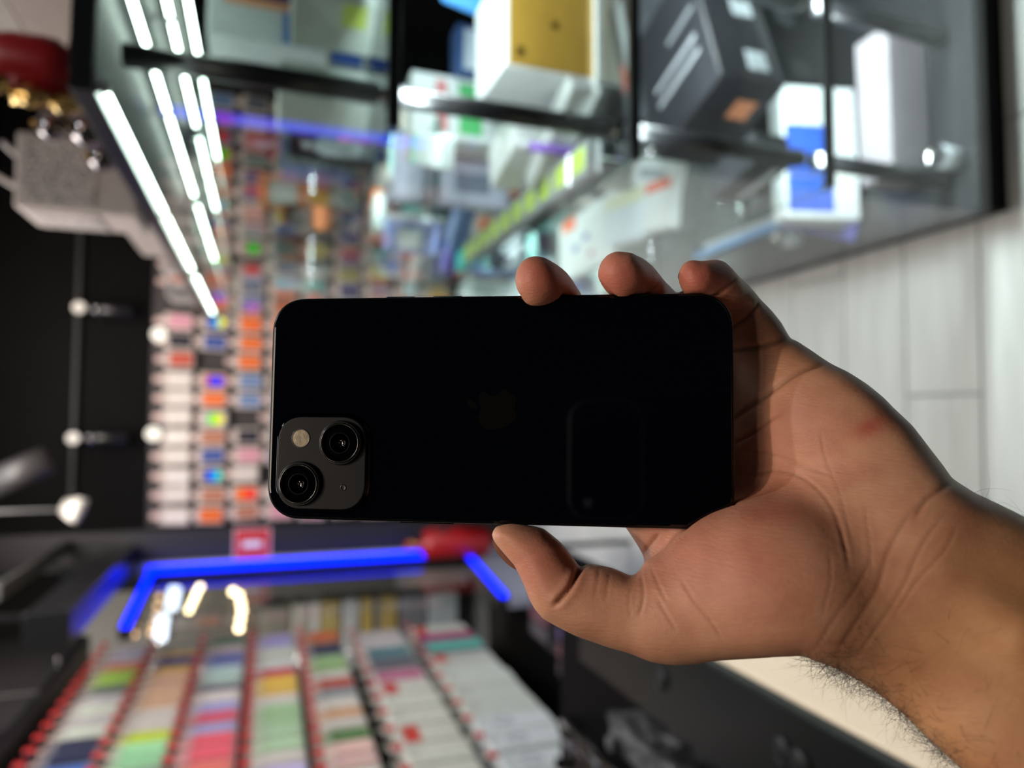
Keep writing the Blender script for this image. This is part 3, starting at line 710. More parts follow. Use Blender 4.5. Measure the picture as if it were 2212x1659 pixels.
def build_hand(h=0.85):
    V, Q = surface_net((-32, -186, -272), (236, 50, -118), h)
    for _ in range(2):                                   # light smoothing
        A = np.zeros_like(V); n = np.zeros(len(V), np.float32)
        for a, b in ((0, 1), (1, 2), (2, 3), (3, 0)):
            np.add.at(A, Q[:, a], V[Q[:, b]]); np.add.at(n, Q[:, a], 1)
            np.add.at(A, Q[:, b], V[Q[:, a]]); np.add.at(n, Q[:, b], 1)
        V = V*0.5+0.5*A/np.maximum(n, 1)[:, None]
    N = vnormals(V, Q)
    px = 1106+V[:, 0]*K_PX/(-V[:, 2]); py = 829.5-V[:, 1]*K_PX/(-V[:, 2])
    vd = -V/np.linalg.norm(V, axis=1, keepdims=True)
    face = np.clip(np.einsum('ij,ij->i', N, vd)*2.5, 0, 1)
    disp = np.zeros(len(V)); crease_shade = np.zeros(len(V))
    rs = np.random.RandomState(3)
    for amp, wd, pts in CREASES:
        wd *= 0.72; amp *= 0.8
        d, t = line_dist(px, py, cr_smooth(pts))
        ends = np.clip(np.minimum(t, 1-t)*6+0.25, 0, 1)
        a = amp*ends*(0.62 if amp < 1.6 else 0.8)*(0.45 if pts[0][0] >= 1750 else 1.0)
        disp += a*(-np.exp(-(d/wd)**2)+0.20*np.exp(-((d-wd*2.6)/(wd*1.8))**2))
        crease_shade += 0.30*min(amp, 1.0)*ends*np.exp(-(d/(wd*0.9))**2)
    V2 = V+N*(disp*face)[:, None]
    me = bpy.data.meshes.new('hand_and_forearm')
    me.vertices.add(len(V2)); me.vertices.foreach_set('co', (V2/1000.0).astype(np.float32).ravel())
    me.loops.add(len(Q)*4); me.loops.foreach_set('vertex_index', Q.ravel().astype(np.int32))
    me.polygons.add(len(Q)); me.polygons.foreach_set('loop_start', np.arange(0, len(Q)*4, 4, dtype=np.int32))
    me.update(calc_edges=True)
    me.polygons.foreach_set('use_smooth', np.ones(len(Q), bool))
    # skin colour, vertex by vertex, with the shade of the creases painted in
    def blob(cx, cy, rx, ry, rot=0):
        c, s = math.cos(math.radians(rot)), math.sin(math.radians(rot))
        u = ((px-cx)*c+(py-cy)*s)/rx; v = (-(px-cx)*s+(py-cy)*c)/ry
        return np.exp(-(u*u+v*v))
    base = np.array(srgb(203, 152, 122)[:3]); tan = np.array(srgb(196, 146, 104)[:3]); pink = np.array(srgb(208, 132, 114)[:3]); red = np.array(srgb(186, 88, 76)[:3])
    col = np.tile(base, (len(V), 1))
    def mixin(c, f): 
        nonlocal_col = col*(1-f[:, None])+c*f[:, None]
        return nonlocal_col
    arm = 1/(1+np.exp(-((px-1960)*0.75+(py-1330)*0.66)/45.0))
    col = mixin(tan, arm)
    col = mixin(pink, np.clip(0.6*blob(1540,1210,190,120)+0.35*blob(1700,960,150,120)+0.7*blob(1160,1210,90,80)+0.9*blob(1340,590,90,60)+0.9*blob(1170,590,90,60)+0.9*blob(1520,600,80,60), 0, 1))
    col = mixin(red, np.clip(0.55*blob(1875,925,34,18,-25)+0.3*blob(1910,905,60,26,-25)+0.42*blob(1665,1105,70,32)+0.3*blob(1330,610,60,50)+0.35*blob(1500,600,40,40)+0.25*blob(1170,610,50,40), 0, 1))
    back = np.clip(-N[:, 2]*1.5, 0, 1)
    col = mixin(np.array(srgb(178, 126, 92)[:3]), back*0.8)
    col *= (1-np.clip(crease_shade*face, 0, 0.4))[:, None]*np.array([1, 0.94, 0.92])**(np.clip(crease_shade*face, 0, 0.4)*2)[:, None]
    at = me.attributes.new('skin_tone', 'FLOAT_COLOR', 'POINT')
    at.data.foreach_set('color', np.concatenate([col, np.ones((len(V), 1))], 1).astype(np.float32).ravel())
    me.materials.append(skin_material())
    return me, V2, N, px, py
HAND_H = 0.6
person = thing('person', 'bare left hand and hairy forearm gripping the black phone', 'person', mw=CAMM)
hand_me, HV, HN, HPX, HPY = build_hand(HAND_H)
hand_o = link(bpy.data.objects.new('arm', hand_me), person)
# nails: curved plates on the far side of each fingertip
def nail(center, along, out, w=0.0125, l=0.014, name='fingernail'):
    """in the camera's frame (m)"""
    a = Vector(along).normalized(); o = Vector(out); o = (o-a*o.dot(a)).normalized(); s = a.cross(o)
    bm = bmesh.new(); nu, nv = 8, 6; g = []
    for i in range(nu+1):
        u = -1+2*i/nu; row = []
        for j in range(nv+1):
            v = -1+2*j/nv
            half = w/2*(1-0.18*max(0, abs(v)-0.55)/0.45)
            row.append(bm.verts.new(Vector(center)+a*(v*l/2*(1-0.12*u*u))+s*(u*half)+o*(-0.0026*u*u-0.0009*v*v)))
        g.append(row)
    for i in range(nu):
        for j in range(nv): bm.faces.new((g[i][j], g[i+1][j], g[i+1][j+1], g[i][j+1]))
    r = bmesh.ops.solidify(bm, geom=bm.faces[:], thickness=0.0005)
    bmesh.ops.recalc_face_normals(bm, faces=bm.faces[:])
    return obj(name, bm, mat('nail', srgb(214, 176, 156), 0.3, spec=0.5), person, True)
def hm(px, py, d): return Vector(H(px, py, d))/1000
nail(hm(1104,1196,229), hm(1110,1163,221)-hm(1170,1225,218), Vector((-0.55, -0.42, -0.72)), 0.0115, 0.0145)
for (ch, k) in ((RING, 1.0), (MIDDLE, 1.0), (PINKY, 0.85)):
    a, b = hm(*ch[-1][:3]), hm(*ch[-2][:3])
    dirn = (a-b).normalized()
    o = Vector((0.35, 0.0, -0.94)); o = (o-dirn*o.dot(dirn)).normalized()
    nail(a-dirn*0.0035+o*(ch[-1][3]/1000-0.0008), dirn, o, 0.010*k, 0.010*k)
a, b = hm(*INDEX[-1][:3]), hm(*INDEX[-2][:3])
nail(a+Vector((0, 0, -0.0078)), a-b, Vector((0, 0, -1)), 0.012, 0.013)
# hairs of the forearm
def build_hairs(n, seed=5):
    rs = np.random.RandomState(seed)
    s = (HPX-1740)*0.72+(HPY-1415)*0.69                       # distance up the forearm, px
    t = -(HPX-1740)*0.69+(HPY-1415)*0.72                      # distance from the thumb side edge (negative: inside)
    dens = np.zeros(len(HV))
    m = (s > -5) & (HPX < 2420) & (HPY < 1850)
    dens[m] = np.exp(-((t[m])/70.0)**2)*np.clip((s[m]+5)/60, 0.25, 1)
    dens += np.where((s > 120) & (HN[:, 2] > 0) & (t < -40), 0.05*np.exp((t+40)/170.0), 0)
    up = (HPX > 2080) & (HPX < 2420) & (HPY < 1190) & (HN[:, 1] > 0.3)
    dens[up] += 0.02
    dens[(HN[:, 2] < -0.2)] *= 0.6
    dens /= dens.sum()
    ids = rs.choice(len(HV), n, p=dens)
    cu = bpy.data.curves.new('hair', 'CURVE'); cu.dimensions = '3D'; cu.bevel_depth = 0.000036; cu.bevel_resolution = 0; cu.use_fill_caps = False
    armdir = (np.array(H(2260,1500,190))-np.array(H(1900,1250,206))); armdir /= np.linalg.norm(armdir)
    for i in ids:
        p = HV[i]; nn = HN[i]
        dirn = nn*rs.uniform(0.25, 0.95)+(-armdir)*rs.uniform(-0.5, 1.0)+rs.normal(0, 0.55, 3)
        dirn -= nn*min(0, dirn@nn)
        dirn /= np.linalg.norm(dirn)
        side = np.cross(dirn, rs.normal(0, 1, 3)); side /= np.linalg.norm(side)
        L = rs.uniform(4.0, 9.0)*(1.5 if t[i] > -45 else 1.25); bend = rs.normal(0, 0.6)
        sl = cu.splines.new('POLY'); K = 8; sl.points.add(K-1)
        for k in range(K):
            u = k/(K-1)
            q = p-nn*0.15+dirn*L*u+side*L*bend*u*u-nn*L*0.30*u*u
            r = 1.0-0.75*u
            sl.points[k].co = (q[0]/1000, q[1]/1000, q[2]/1000, 1); sl.points[k].radius = r
    o = link(bpy.data.objects.new('arm_hair', cu), person)
    cu.materials.append(mat('dark_hair', (0.035, 0.022, 0.014, 1), 0.45))
    o['kind'] = 'stuff'; o['label'] = 'fine dark curling hairs along the forearm'
    return o
build_hairs(1900)
# ------------------------------------------------------------------ packs of telephone cases on the back wall
rc = random.Random(21)
def pack_mats(c, kind):
    pass
BAG = mat('milky_bag', srgb(196, 182, 174), 0.35, noise=(40, 0.08))
TRAY = mat('clear_tray', srgb(206, 198, 192), 0.2, noise=(60, 0.08))
PAL = [((232, 112, 50), 'orange'), ((64, 84, 150), 'blue'), ((96, 96, 108), 'grey'), ((196, 190, 186), 'pale'), ((90, 76, 140), 'purple'), ((206, 196, 84), 'yellow'), ((180, 120, 96), 'copper'), ((72, 132, 128), 'teal'), ((214, 202, 196), 'cream'), ((48, 46, 56), 'dark'), ((190, 80, 60), 'brick red'), ((214, 150, 164), 'pink'), ((112, 134, 176), 'slate blue')]
def make_pack(w, h, d, rgb, rnd=0.008, bagcol=None, face=0.78, tab=0.03, band=None):
    """meshes of a hanging pack in the X-Z plane facing -Y, hanging from z=0"""
    out = {}
    bm = bmesh.new(); add_prism(bm, rrect(w, h, rnd, 4), -d/2, d/2, Matrix.Translation((0, 0, -tab-h/2)) @ Matrix.Rotation(math.pi/2, 4, 'X'))
    me = bpy.data.meshes.new('backing_card'); bm.to_mesh(me); bm.free(); me.materials.append(bagcol or BAG); out['backing_card'] = me
    bm = bmesh.new(); add_prism(bm, rrect(w*face, h*0.76, 0.014, 5), 0, 0.007, Matrix.Translation((0, -d/2+0.001, -tab-h*0.56)) @ Matrix.Rotation(math.pi/2, 4, 'X'))
    me = bpy.data.meshes.new('phone_case'); bm.to_mesh(me); bm.free(); me.materials.append(cmat(*rgb, rough=0.3)); out['phone_case'] = me
    bm = bmesh.new(); add_prism(bm, rrect(0.034, tab+0.02, 0.01, 4), -0.001, 0.001, Matrix.Translation((0, 0, -tab/2+0.004)) @ Matrix.Rotation(math.pi/2, 4, 'X'))
    me = bpy.data.meshes.new('hang_tab'); bm.to_mesh(me); bm.free(); me.materials.append(cmat(206, 176, 170, 0.3)); out['hang_tab'] = me
    return out
pk_cache = {}
def place_pack(loc, rz, w, h, d, rgb, label, group, extra=None, name='phone_case_pack', cat='phone case', **k):
    key = (w, h, d, rgb, tuple(sorted((a, str(b)) for a, b in k.items())))
    if key not in pk_cache: pk_cache[key] = make_pack(w, h, d, rgb, **k)
    t = thing(name, label, cat, loc, rz, group)
    for nm, me in pk_cache[key].items(): link(bpy.data.objects.new(nm, me), t)
    if extra:
        for nm, me in extra: link(bpy.data.objects.new(nm, me), t)
    return t
def mesh_of(bm, m, name):
    me = bpy.data.meshes.new(name); bm.to_mesh(me); bm.free(); me.materials.append(m); return me
CW, CH = 0.101, 0.172
X0 = -0.525
HOLO = {}
def holo(cols):
    key = tuple(cols)
    if key in HOLO: return HOLO[key]
    me = bpy.data.meshes.new('holographic_sticker')
    bm = bmesh.new(); n = len(cols); L = 0.085
    # upright oval foil, its rainbow reflections painted in as colour bands, top to foot
    for i in range(n):
        z1, z0 = L/2-L*i/n, L/2-L*(i+1)/n
        hw = lambda z: 0.027*math.sqrt(max(0.05, 1-(abs(z)/(L/2))**3.0))
        vs_ = [bm.verts.new(v) for v in ((-hw(z0), 0, z0), (hw(z0), 0, z0), (hw((z0+z1)/2), 0, (z0+z1)/2), (hw(z1), 0, z1), (-hw(z1), 0, z1), (-hw((z0+z1)/2), 0, (z0+z1)/2))]
        f = bm.faces.new(vs_); f.material_index = i
    r = bmesh.ops.extrude_face_region(bm, geom=bm.faces[:])
    for v in [g for g in r['geom'] if isinstance(g, bmesh.types.BMVert)]: v.co.y -= 0.001
    bm.to_mesh(me); bm.free()
    for c in cols: me.materials.append(mat('foil_%d_%d_%d' % c, srgb(*c), 0.25, noise=(60, 0.02)))
    for v in me.vertices: v.co += Vector((0, -0.0125, -0.115))
    HOLO[key] = me; return me
HB = {(475,716): [(20,80,255),(60,200,255),(250,255,0),(255,240,0)], (478,910): [(30,230,30),(200,255,0),(255,240,0)], (460,835): [(20,40,255),(30,60,255)], (466,1030): [(10,60,255),(0,150,255),(30,240,200)],
      (532,1068): [(255,120,20),(255,60,60),(255,40,60)], (555,558): [(20,240,20),(0,255,0)], (492,517): [(255,120,20),(255,170,20)], (520,592): [(255,60,50),(255,50,40)], (522,708): [(255,60,50),(255,90,70)], (498,330): [(0,240,60),(120,255,0)], (400,505): [(110,80,255),(110,80,255)], (495,285): [(255,70,60),(255,90,60)], (413,552): [(255,140,20),(255,200,20)], (528,665): [(190,90,240),(230,90,230)], (548, 720): [(240,110,40),(240,110,60)]}
hb_cells = {}
for (px, py), cols_ in HB.items():
    p = on_y(px, py, 4.10)
    hb_cells[(int(round((p.x-X0)/CW)), int((2.05-p.z)/CH))] = cols_
NCOL, NROW = 23, 9
wpanel = thing('display_board', 'black slatted display board behind the wall of phone cases', 'display board', (0, 4.145, 0))
obj('board', box(-0.59, 1.9, 0, 0.012, 0.45, 2.08), cmat(52, 46, 46, 0.6, 'board_grey'), wpanel)
for i in range(NCOL):
    for r in range(NROW):
        x = X0+i*CW; z = 2.045-r*CH
        if (i+r*3) % 29 == 11: continue
        if r == 0 and i < 8: c, nm = rc.choice([((222, 214, 206), 'cream'), ((226, 220, 214), 'pale'), ((210, 204, 96), 'yellow') if i in (0, 7) else ((214, 206, 200), 'cream')])
        elif r == 1 and rc.random() < 0.5: c, nm = PAL[1] if rc.random() < 0.6 else PAL[0]
        else: c, nm = rc.choice(PAL)
        if i in (8, 9, 10) and r in (2, 3): c, nm = PAL[0]
        ex = None
        if (i, r) in hb_cells:
            ex = [('holographic_sticker', holo(hb_cells[(i, r)]))]
        t = place_pack((x+rc.uniform(-.004, .004), 4.085+rc.uniform(-.012, .012), z+rc.uniform(-.006, .006)), rc.uniform(-.06, .06), 0.088, 0.142, 0.012, c,
                   '%s case pack on the back wall, %s row, %s column from the left' % (nm+(' foil-marked' if ex else ''), ORD[r], ORD[i]), 'phone cases on the back wall', ex)
        t.rotation_euler.y = rc.uniform(-.05, .05)
        link(bpy.data.objects.new('peg', PEG), t) if 'PEG' in globals() else None
# a row of clear cases with white stripes at the top, left of the third row
cab = thing('base_cabinet', 'black base cabinet under the wall of phone cases', 'cabinet', (0.65, 3.95, 0))
obj('body', box(-1.2, 1.2, -0.25, 0.19, 0.0, 0.44, 0.004), BLACK, cab)
for k in range(4): d = obj('door', box(-1.19+k*0.6, -0.61+k*0.6, -0.266, -0.251, 0.03, 0.42, 0.003), BLACK, cab); obj('door_handle', box(-0.93+k*0.6, -0.87+k*0.6, -0.28, -0.266, 0.37, 0.38), STEEL, d)

# red things on the dark pier
t = thing('red_sign', 'small square red sign with a white bar and rim on the dark pier', 'sign', on_y(545, 1175, 4.09))
obj('sign_plate', box(-0.075, 0.075, -0.004, 0.006, -0.085, 0.085, 0.003), cmat(200, 24, 40, 0.4), t)
bm = bmesh.new()
for (a, b, c_, d_) in ((-.083, -.075, -.093, .093), (.075, .083, -.093, .093), (-.075, .075, .085, .093), (-.075, .075, -.093, -.085)): add_box(bm, a, b, -0.006, 0.006, c_, d_)
obj('white_rim', bm, cmat(232, 190, 190, 0.4), t)
obj('white_bar', box(-0.018, 0.018, -0.0065, -0.003, -0.05, 0.05, 0.002), WHITEC, t)
p = on_y(980, 1172, 4.0)
t = thing('fire_extinguisher', 'red cylinder with its nozzle hanging on the dark pier', 'extinguisher', p)
obj('cylinder', lathe([(0.0, -0.20), (0.07, -0.20), (0.088, -0.18), (0.088, 0.13), (0.075, 0.17), (0.035, 0.195), (0.025, 0.21), (0.0, 0.21)], 32), cmat(170, 26, 32, 0.35), t, True)
obj('valve', lathe([(0.0, 0.20), (0.022, 0.20), (0.025, 0.25), (0.012, 0.27), (0.0, 0.27)], 16), cmat(200, 120, 40, 0.4), t, True)
obj('handle', box(-0.012, 0.012, -0.07, 0.02, 0.27, 0.285, 0.003), cmat(190, 30, 34, 0.4), t)
obj('wall_bracket', box(-0.04, 0.04, 0.07, 0.10, -0.05, 0.05, 0.003), BLACKM, t)
obj('hose', cyl((0.02, -0.02, 0.24), (0.085, -0.06, 0.05), 0.009), BLACKM, t)
# ------------------------------------------------------------------ hook rack along the left wall
rk = random.Random(4)
rack = thing('pegboard', 'long black pegboard with rails holding the hooks of packs', 'pegboard', (-1.37, 0, 0))
obj('board', box(0, 0.015, 1.75, 3.93, 0.30, 2.25), BLACK, rack)
ROWS = [2.175, 1.965, 1.755, 1.535, 1.315]
for z in ROWS+[1.075, 0.80]: obj('rail', box(0.015, 0.03, 1.75, 3.93, z+0.005, z+0.03, 0.002), BLACKM, rack)
def hook_meshes(L):
    bm = bmesh.new(); add_cyl(bm, (0, 0, 0), (L, 0, 0), 0.0025, n=8); add_cyl(bm, (L, 0, 0), (L+0.012, 0, 0.014), 0.0025, n=8)
    w_ = mesh_of(bm, STEEL, 'wire'); bm = bmesh.new(); add_cyl(bm, (0, 0, 0.02), (L+0.01, 0, 0.02), 0.002, n=8); a_ = mesh_of(bm, STEEL, 'tag_arm')
    bm = bmesh.new(); add_box(bm, L+0.006, L+0.012, -0.017, 0.017, -0.010, 0.024, 0.002); t_ = mesh_of(bm, cmat(196, 40, 42, 0.5, 'dull_red_tag'), 'price_tag')
    return w_, a_, t_
HK = hook_meshes(0.27)
PALR = [[((180,178,196),'grey lilac'), ((206,120,100),'salmon'), ((160,200,90),'leaf green'), ((110,120,112),'sage grey'), ((190,188,190),'pale grey'), ((206,214,200),'pale green'), ((206,178,120),'sand'), ((50,54,80),'navy'), ((70,110,190),'blue'), ((216,210,200),'ivory')],
        [((170,176,180),'grey'), ((84,96,150),'blue'), ((232,190,80),'amber'), ((232,190,150),'peach'), ((236,176,90),'orange'), ((236,200,190),'blush'), ((200,222,60),'lime'), ((150,210,160),'mint'), ((160,206,204),'aqua'), ((180,220,190),'pale mint')],
        [((70,130,114),'bottle green'), ((236,170,176),'rose'), ((110,120,170),'blue'), ((190,220,214),'aqua'), ((220,214,210),'ivory'), ((80,76,110),'plum'), ((170,170,220),'lavender'), ((226,90,110),'cerise'), ((230,120,110),'coral'), ((222,200,196),'blush')],
        [((190,180,226),'lilac'), ((170,160,226),'lavender'), ((216,222,212),'pale green'), ((210,70,84),'red'), ((236,196,80),'amber'), ((190,186,190),'grey'), ((170,210,160),'soft green'), ((180,214,176),'mint'), ((150,180,150),'sage'), ((220,214,206),'ivory')],
        [((226,110,70),'orange'), ((214,130,90),'copper'), ((80,80,84),'charcoal'), ((160,196,130),'green'), ((216,210,200),'ivory'), ((150,160,160),'grey'), ((180,80,60),'rust'), ((226,176,130),'tan'), ((90,130,80),'moss'), ((230,190,184),'blush')]]
CLEAR = mat('clear_pack_card', srgb(214, 208, 200), 0.3, noise=(50, 0.06))
for r, z in enumerate(ROWS):
    n = 18
    for i in range(n):
        y = 3.74-i*0.099
        h = thing('display_hook', 'steel hook with red price tag, %s row, %s from the window' % (ORD[r], ORD[i]), 'hook', (-1.34, y, z), 0, 'display hooks of the left rack')
        for me in HK: link(bpy.data.objects.new(me.name.split('.')[0], me), h)
        ci = int(round(i*0.62+rk.uniform(-.4, .4))) % 10
        c, nm = PALR[r][ci]
        for q, pos in enumerate(('front', 'middle', 'rear')):
            cc, n2 = (c, nm) if rk.random() < 0.45 else (PALR[r][(ci+rk.choice((0, 1, 1, 9)))%10] if rk.random() < 0.7 else ((220, 214, 206), 'ivory'))
            lc = tuple(int(0.5*v+0.5*w_) for v, w_ in zip(cc, (216, 210, 202)))
            xx = -1.34+0.232-q*0.024-rk.uniform(0, .006)
            place_pack((xx, y+rk.uniform(-.004, .004), z-0.004), math.pi/2+rk.uniform(-.13, .13), 0.078, 0.165, 0.014, cc,
                       '%s pack on the left rack, %s row, %s hook from the window, %s' % (n2, ORD[r], ORD[i], pos), 'packs on the left rack', name='hanging_pack', cat='pack', bagcol=cmat(*lc, rough=0.35), face=0.9, tab=0.012)
# two lower rows of bigger boxes
def carton_meshes(w, h, d, face_rgb, side_rgb, ring=False, strip=None):
    out = []
    out.append(('carton', mesh_of(box(-w/2, w/2, -d, 0, -h, -0.02, 0.003), cmat(*side_rgb), 'carton')))
    out.append(('front_print', mesh_of(box(-w/2+0.006, w/2-0.006, -d-0.0008, -d+0.001, -h+0.01, -0.03), cmat(*face_rgb), 'front_print')))
    out.append(('hang_tab', mesh_of(box(-0.02, 0.02, -0.004, -0.002, -0.02, 0.012), cmat(216, 214, 208), 'hang_tab')))
    if strip: out.append(('colour_strip', mesh_of(box(-w/2+0.004, w/2-0.004, -d-0.002, -d, -0.09, -0.035), cmat(*strip), 'colour_strip')))
    if ring:
        bm = bmesh.new()
        for cz, rr_ in ((-0.12, 0.036), (-0.12, 0.022)):
            add_lathe(bm, [(rr_, 0), (rr_, 0.0012), (rr_-0.004, 0.0012), (rr_-0.004, 0)], 28, Matrix.Translation((0, -d-0.0005, cz)) @ Matrix.Rotation(math.pi/2, 4, 'X') )
        out.append(('printed_ring', mesh_of(bm, cmat(120, 128, 140), 'printed_ring')))
    return out
CM = {}
def carton(label, grp, loc, rz, key, name='accessory_carton', cat='carton'):
    if key not in CM: CM[key] = carton_meshes(*key)
    t = thing(name, label, cat, loc, rz, grp)
    for nm, me in CM[key]: link(bpy.data.objects.new(nm, me), t)
    return t
W1 = ((214, 216, 206), (224, 224, 214)); 
for r, (z, hh) in enumerate(((1.075, 0.23), (0.80, 0.30))):
    for i in range(13):
        y = 3.62-i*0.145
        h = thing('display_hook', 'steel hook with red tag above the cartons, %s carton row, %s from the window' % (('upper', 'lower')[r], ORD[i]), 'hook', (-1.34, y, z), 0, 'hooks over the cartons')
        for me in HK: link(bpy.data.objects.new(me.name.split('.')[0], me), h)
        if r == 0:
            opts = [((206,196,196),(190,190,186),False,None), ((70,120,124),(196,196,190),False,None), ((90,90,96),(150,150,152),False,None), ((190,110,140),(210,206,200),False,None), ((210,208,200),(200,196,188),False,(210,70,60)), ((212,212,204),(222,222,214),False,None)]
            o_ = opts[min(5, int(i*0.9))] if i < 7 else opts[5 if i % 4 else 4]
            nm = ['pinkish', 'teal', 'charcoal', 'mauve', 'red banded', 'white'][opts.index(o_)]
        else:
            opts = [((216,214,206),(220,220,212),False,(220,90,70)), ((176,60,120),(120,120,124),False,None), ((90,180,170),(120,130,136),False,None), ((190,190,188),(206,206,200),False,(206,110,100)), ((206,210,206),(216,218,210),False,None), ((222,226,232),(220,224,226),True,None)]
            o_ = opts[i] if i < 4 else (opts[4] if i < 8 else opts[5])
            nm = ['white and red', 'magenta', 'turquoise', 'striped grey', 'plain white', 'ring printed white'][opts.index(o_)]
        for q, pos in enumerate(('front', 'rear')):
            carton('%s carton on the left rack, %s carton row, %s from the window, %s' % (nm, ('upper', 'lower')[r], ORD[i], pos), 'cartons on the left rack',
                   (-1.34+0.20-q*0.06+rk.uniform(-.008, .008), y+rk.uniform(-.004, .004), z-0.004), math.pi/2+rk.uniform(-.05, .05), (0.125, hh, 0.05)+o_)
t = thing('rack_base', 'black base cabinet under the left rack of packs', 'cabinet', (-1.355, 1.7, 0))
obj('body', box(0, 0.36, 0, 2.2, 0.0, 0.29, 0.006), BLACK, t)
for k in range(3):
    d = obj('door', box(0.361, 0.375, 0.01+k*0.73, 0.72+k*0.73, 0.03, 0.28, 0.003), BLACK, t); obj('door_handle', box(0.375, 0.39, 0.3+k*0.73, 0.42+k*0.73, 0.23, 0.245), STEEL, d)

# ------------------------------------------------------------------ counter on the left with its cream backlit front, bag and bins
CX0, CX1 = -0.445, -0.318
t = thing('counter', 'low counter with dark glass top and glowing cream front along the aisle', 'counter', (CX0, 0.25, 0))
CWD = CX1-CX0
obj('carcass', box(0, CWD-0.015, 0, 0.95, 0.0, 0.93, 0.004), BLACK, t)
obj('counter_top', box(0.0, CWD, -0.01, 0.96, 0.93, 0.95, 0.003), mat('dark_glass_top', (0.012, 0.014, 0.014, 1), 0.25, spec=0.3, noise=(6, 0.1)), t)
o = obj('lit_front', box(CWD-0.015, CWD, 0.0, 0.95, 0.35, 0.925, 0.002), mat('cream_lightbox', srgb(240, 226, 206), 0.5, emit=(1.0, 0.78, 0.55, 1), estr=0.5), t)
obj('kick_board', box(CWD-0.015, CWD-0.003, 0.0, 0.95, 0.0, 0.345), BLACKM, t)
for (px, py) in ((1428, 1466), (1690, 1622), (1728, 1650)):
    p = on_z(px, py, 0.951)
    tt = thing('glass_coaster', {1428: 'clear round disc on the dark counter top, nearest the thumb', 1690: 'left of the two clear discs on the dark counter by the frame edge', 1728: 'right of the two clear discs on the dark counter by the frame edge'}[px], 'disc', p)
    dm = mat('smoky_disc', (0.016, 0.018, 0.018, 1), 0.35, spec=0.3)
    obj('disc', lathe([(0.0, 0.0), (0.014, 0.0), (0.016, 0.001), (0.016, 0.002), (0.014, 0.003), (0.0, 0.003)], 32), dm, tt, True)
    obj('rim', lathe([(0.0125, 0.003), (0.0135, 0.004), (0.0145, 0.003)], 32), dm, tt, True)
def crumple(label, x0, x1, y0, y1, z0, z1, amp, m, seed, n=26):
    rs = np.random.RandomState(seed)
    bm = box(x0, x1, y0, y1, z0, z1)
    bmesh.ops.subdivide_edges(bm, edges=bm.edges[:], cuts=n, use_grid_fill=True)
    F_ = rs.uniform(8, 60, (14, 3))*rs.choice([-1, 1], (14, 3)); ph = rs.uniform(0, 6.28, 14)
    for v in bm.verts:
        c = np.array(v.co); s = sum(abs(math.sin(float(F_[k]@c)+ph[k]))/(1+k*0.3) for k in range(14))/4.5-0.6
        v.co += Vector((s*amp*0.6, s*amp*0.4, s*amp if v.co.z > z0+0.01 else 0))
    t = thing('plastic_bag', label, 'bag', ((x0+x1)/2, (y0+y1)/2, z0))
    for v in bm.verts: v.co -= Vector(((x0+x1)/2, (y0+y1)/2, z0))
    obj('crumpled_film', bm, m, t)
    obj('tied_end', lathe([(0.0, 0.0), (0.015, 0.0), (0.006, 0.02), (0.014, 0.045), (0.0, 0.05)], 12, Matrix.Translation((0, (y1-y0)/2-0.03, z1-z0-0.012))), m, t)
    return t
t = thing('side_shelf', 'black low shelf between counter and rack holding dark bags', 'shelf', (-0.72, 0.4, 0))
obj('shelf_board', box(-0.18, 0.22, 0, 1.2, 0.80, 0.82, 0.002), BLACK, t)
for yy in (0.02, 1.16): obj('upright', box(-0.18, 0.22, yy, yy+0.02, 0, 0.80), BLACK, t)
crumple('crumpled grey shiny plastic bag lying beside the dark counter top', -0.585, -0.535, 0.55, 1.15, 0.82, 0.90, 0.05, mat('grey_film', (0.07, 0.07, 0.074, 1), 0.45), 3)
crumple('black crumpled plastic bag on the low shelf left of the grey one', -0.84, -0.68, 0.55, 1.5, 0.82, 0.85, 0.03, mat('black_film', (0.006, 0.006, 0.006, 1), 0.22), 7)
# dark display bins past the counter
for k, (px, py, c, nm) in enumerate(((1240, 1400, (52, 44, 50), 'dark open bin with red rimmed goods behind the thumb'), (1230, 1350, (70, 66, 72), 'dark grey goods tray with purple packs behind the thumb knuckle'))):
    p = on_z(px, py, 0.55)
    t = thing('display_bin', nm, 'bin', (p.x, p.y+k*0.22, 0.42))
    w_ = 0.13
    obj('bin_shell', loft([(rrect(2*w_*0.85, 0.2, 0.01, 3), 0), (rrect(2*w_, 0.24, 0.01, 3), 0.13)]), cmat(28, 28, 30, 0.4), t)
    for q in range(4):
        obj('goods', box(-w_*0.8+q*w_*0.42, -w_*0.8+q*w_*0.42+w_*0.34, -0.08, 0.08, 0.12, 0.155, 0.003), cmat(*((c), (96, 60, 70), (84, 70, 110), (60, 62, 66))[q]), t)
t = thing('bin_table', 'black table carrying the dark goods bins behind the hand', 'table', (-0.76, 2.05, 0))
obj('table_top', box(-0.16, 0.25, -0.35, 0.75, 0.40, 0.42, 0.003), BLACK, t)
for a, b in ((-0.14, -0.33), (0.21, -0.33), (-0.14, 0.71), (0.21, 0.71)): obj('leg', box(a, a+0.02, b, b+0.02, 0, 0.40), BLACKM, t)
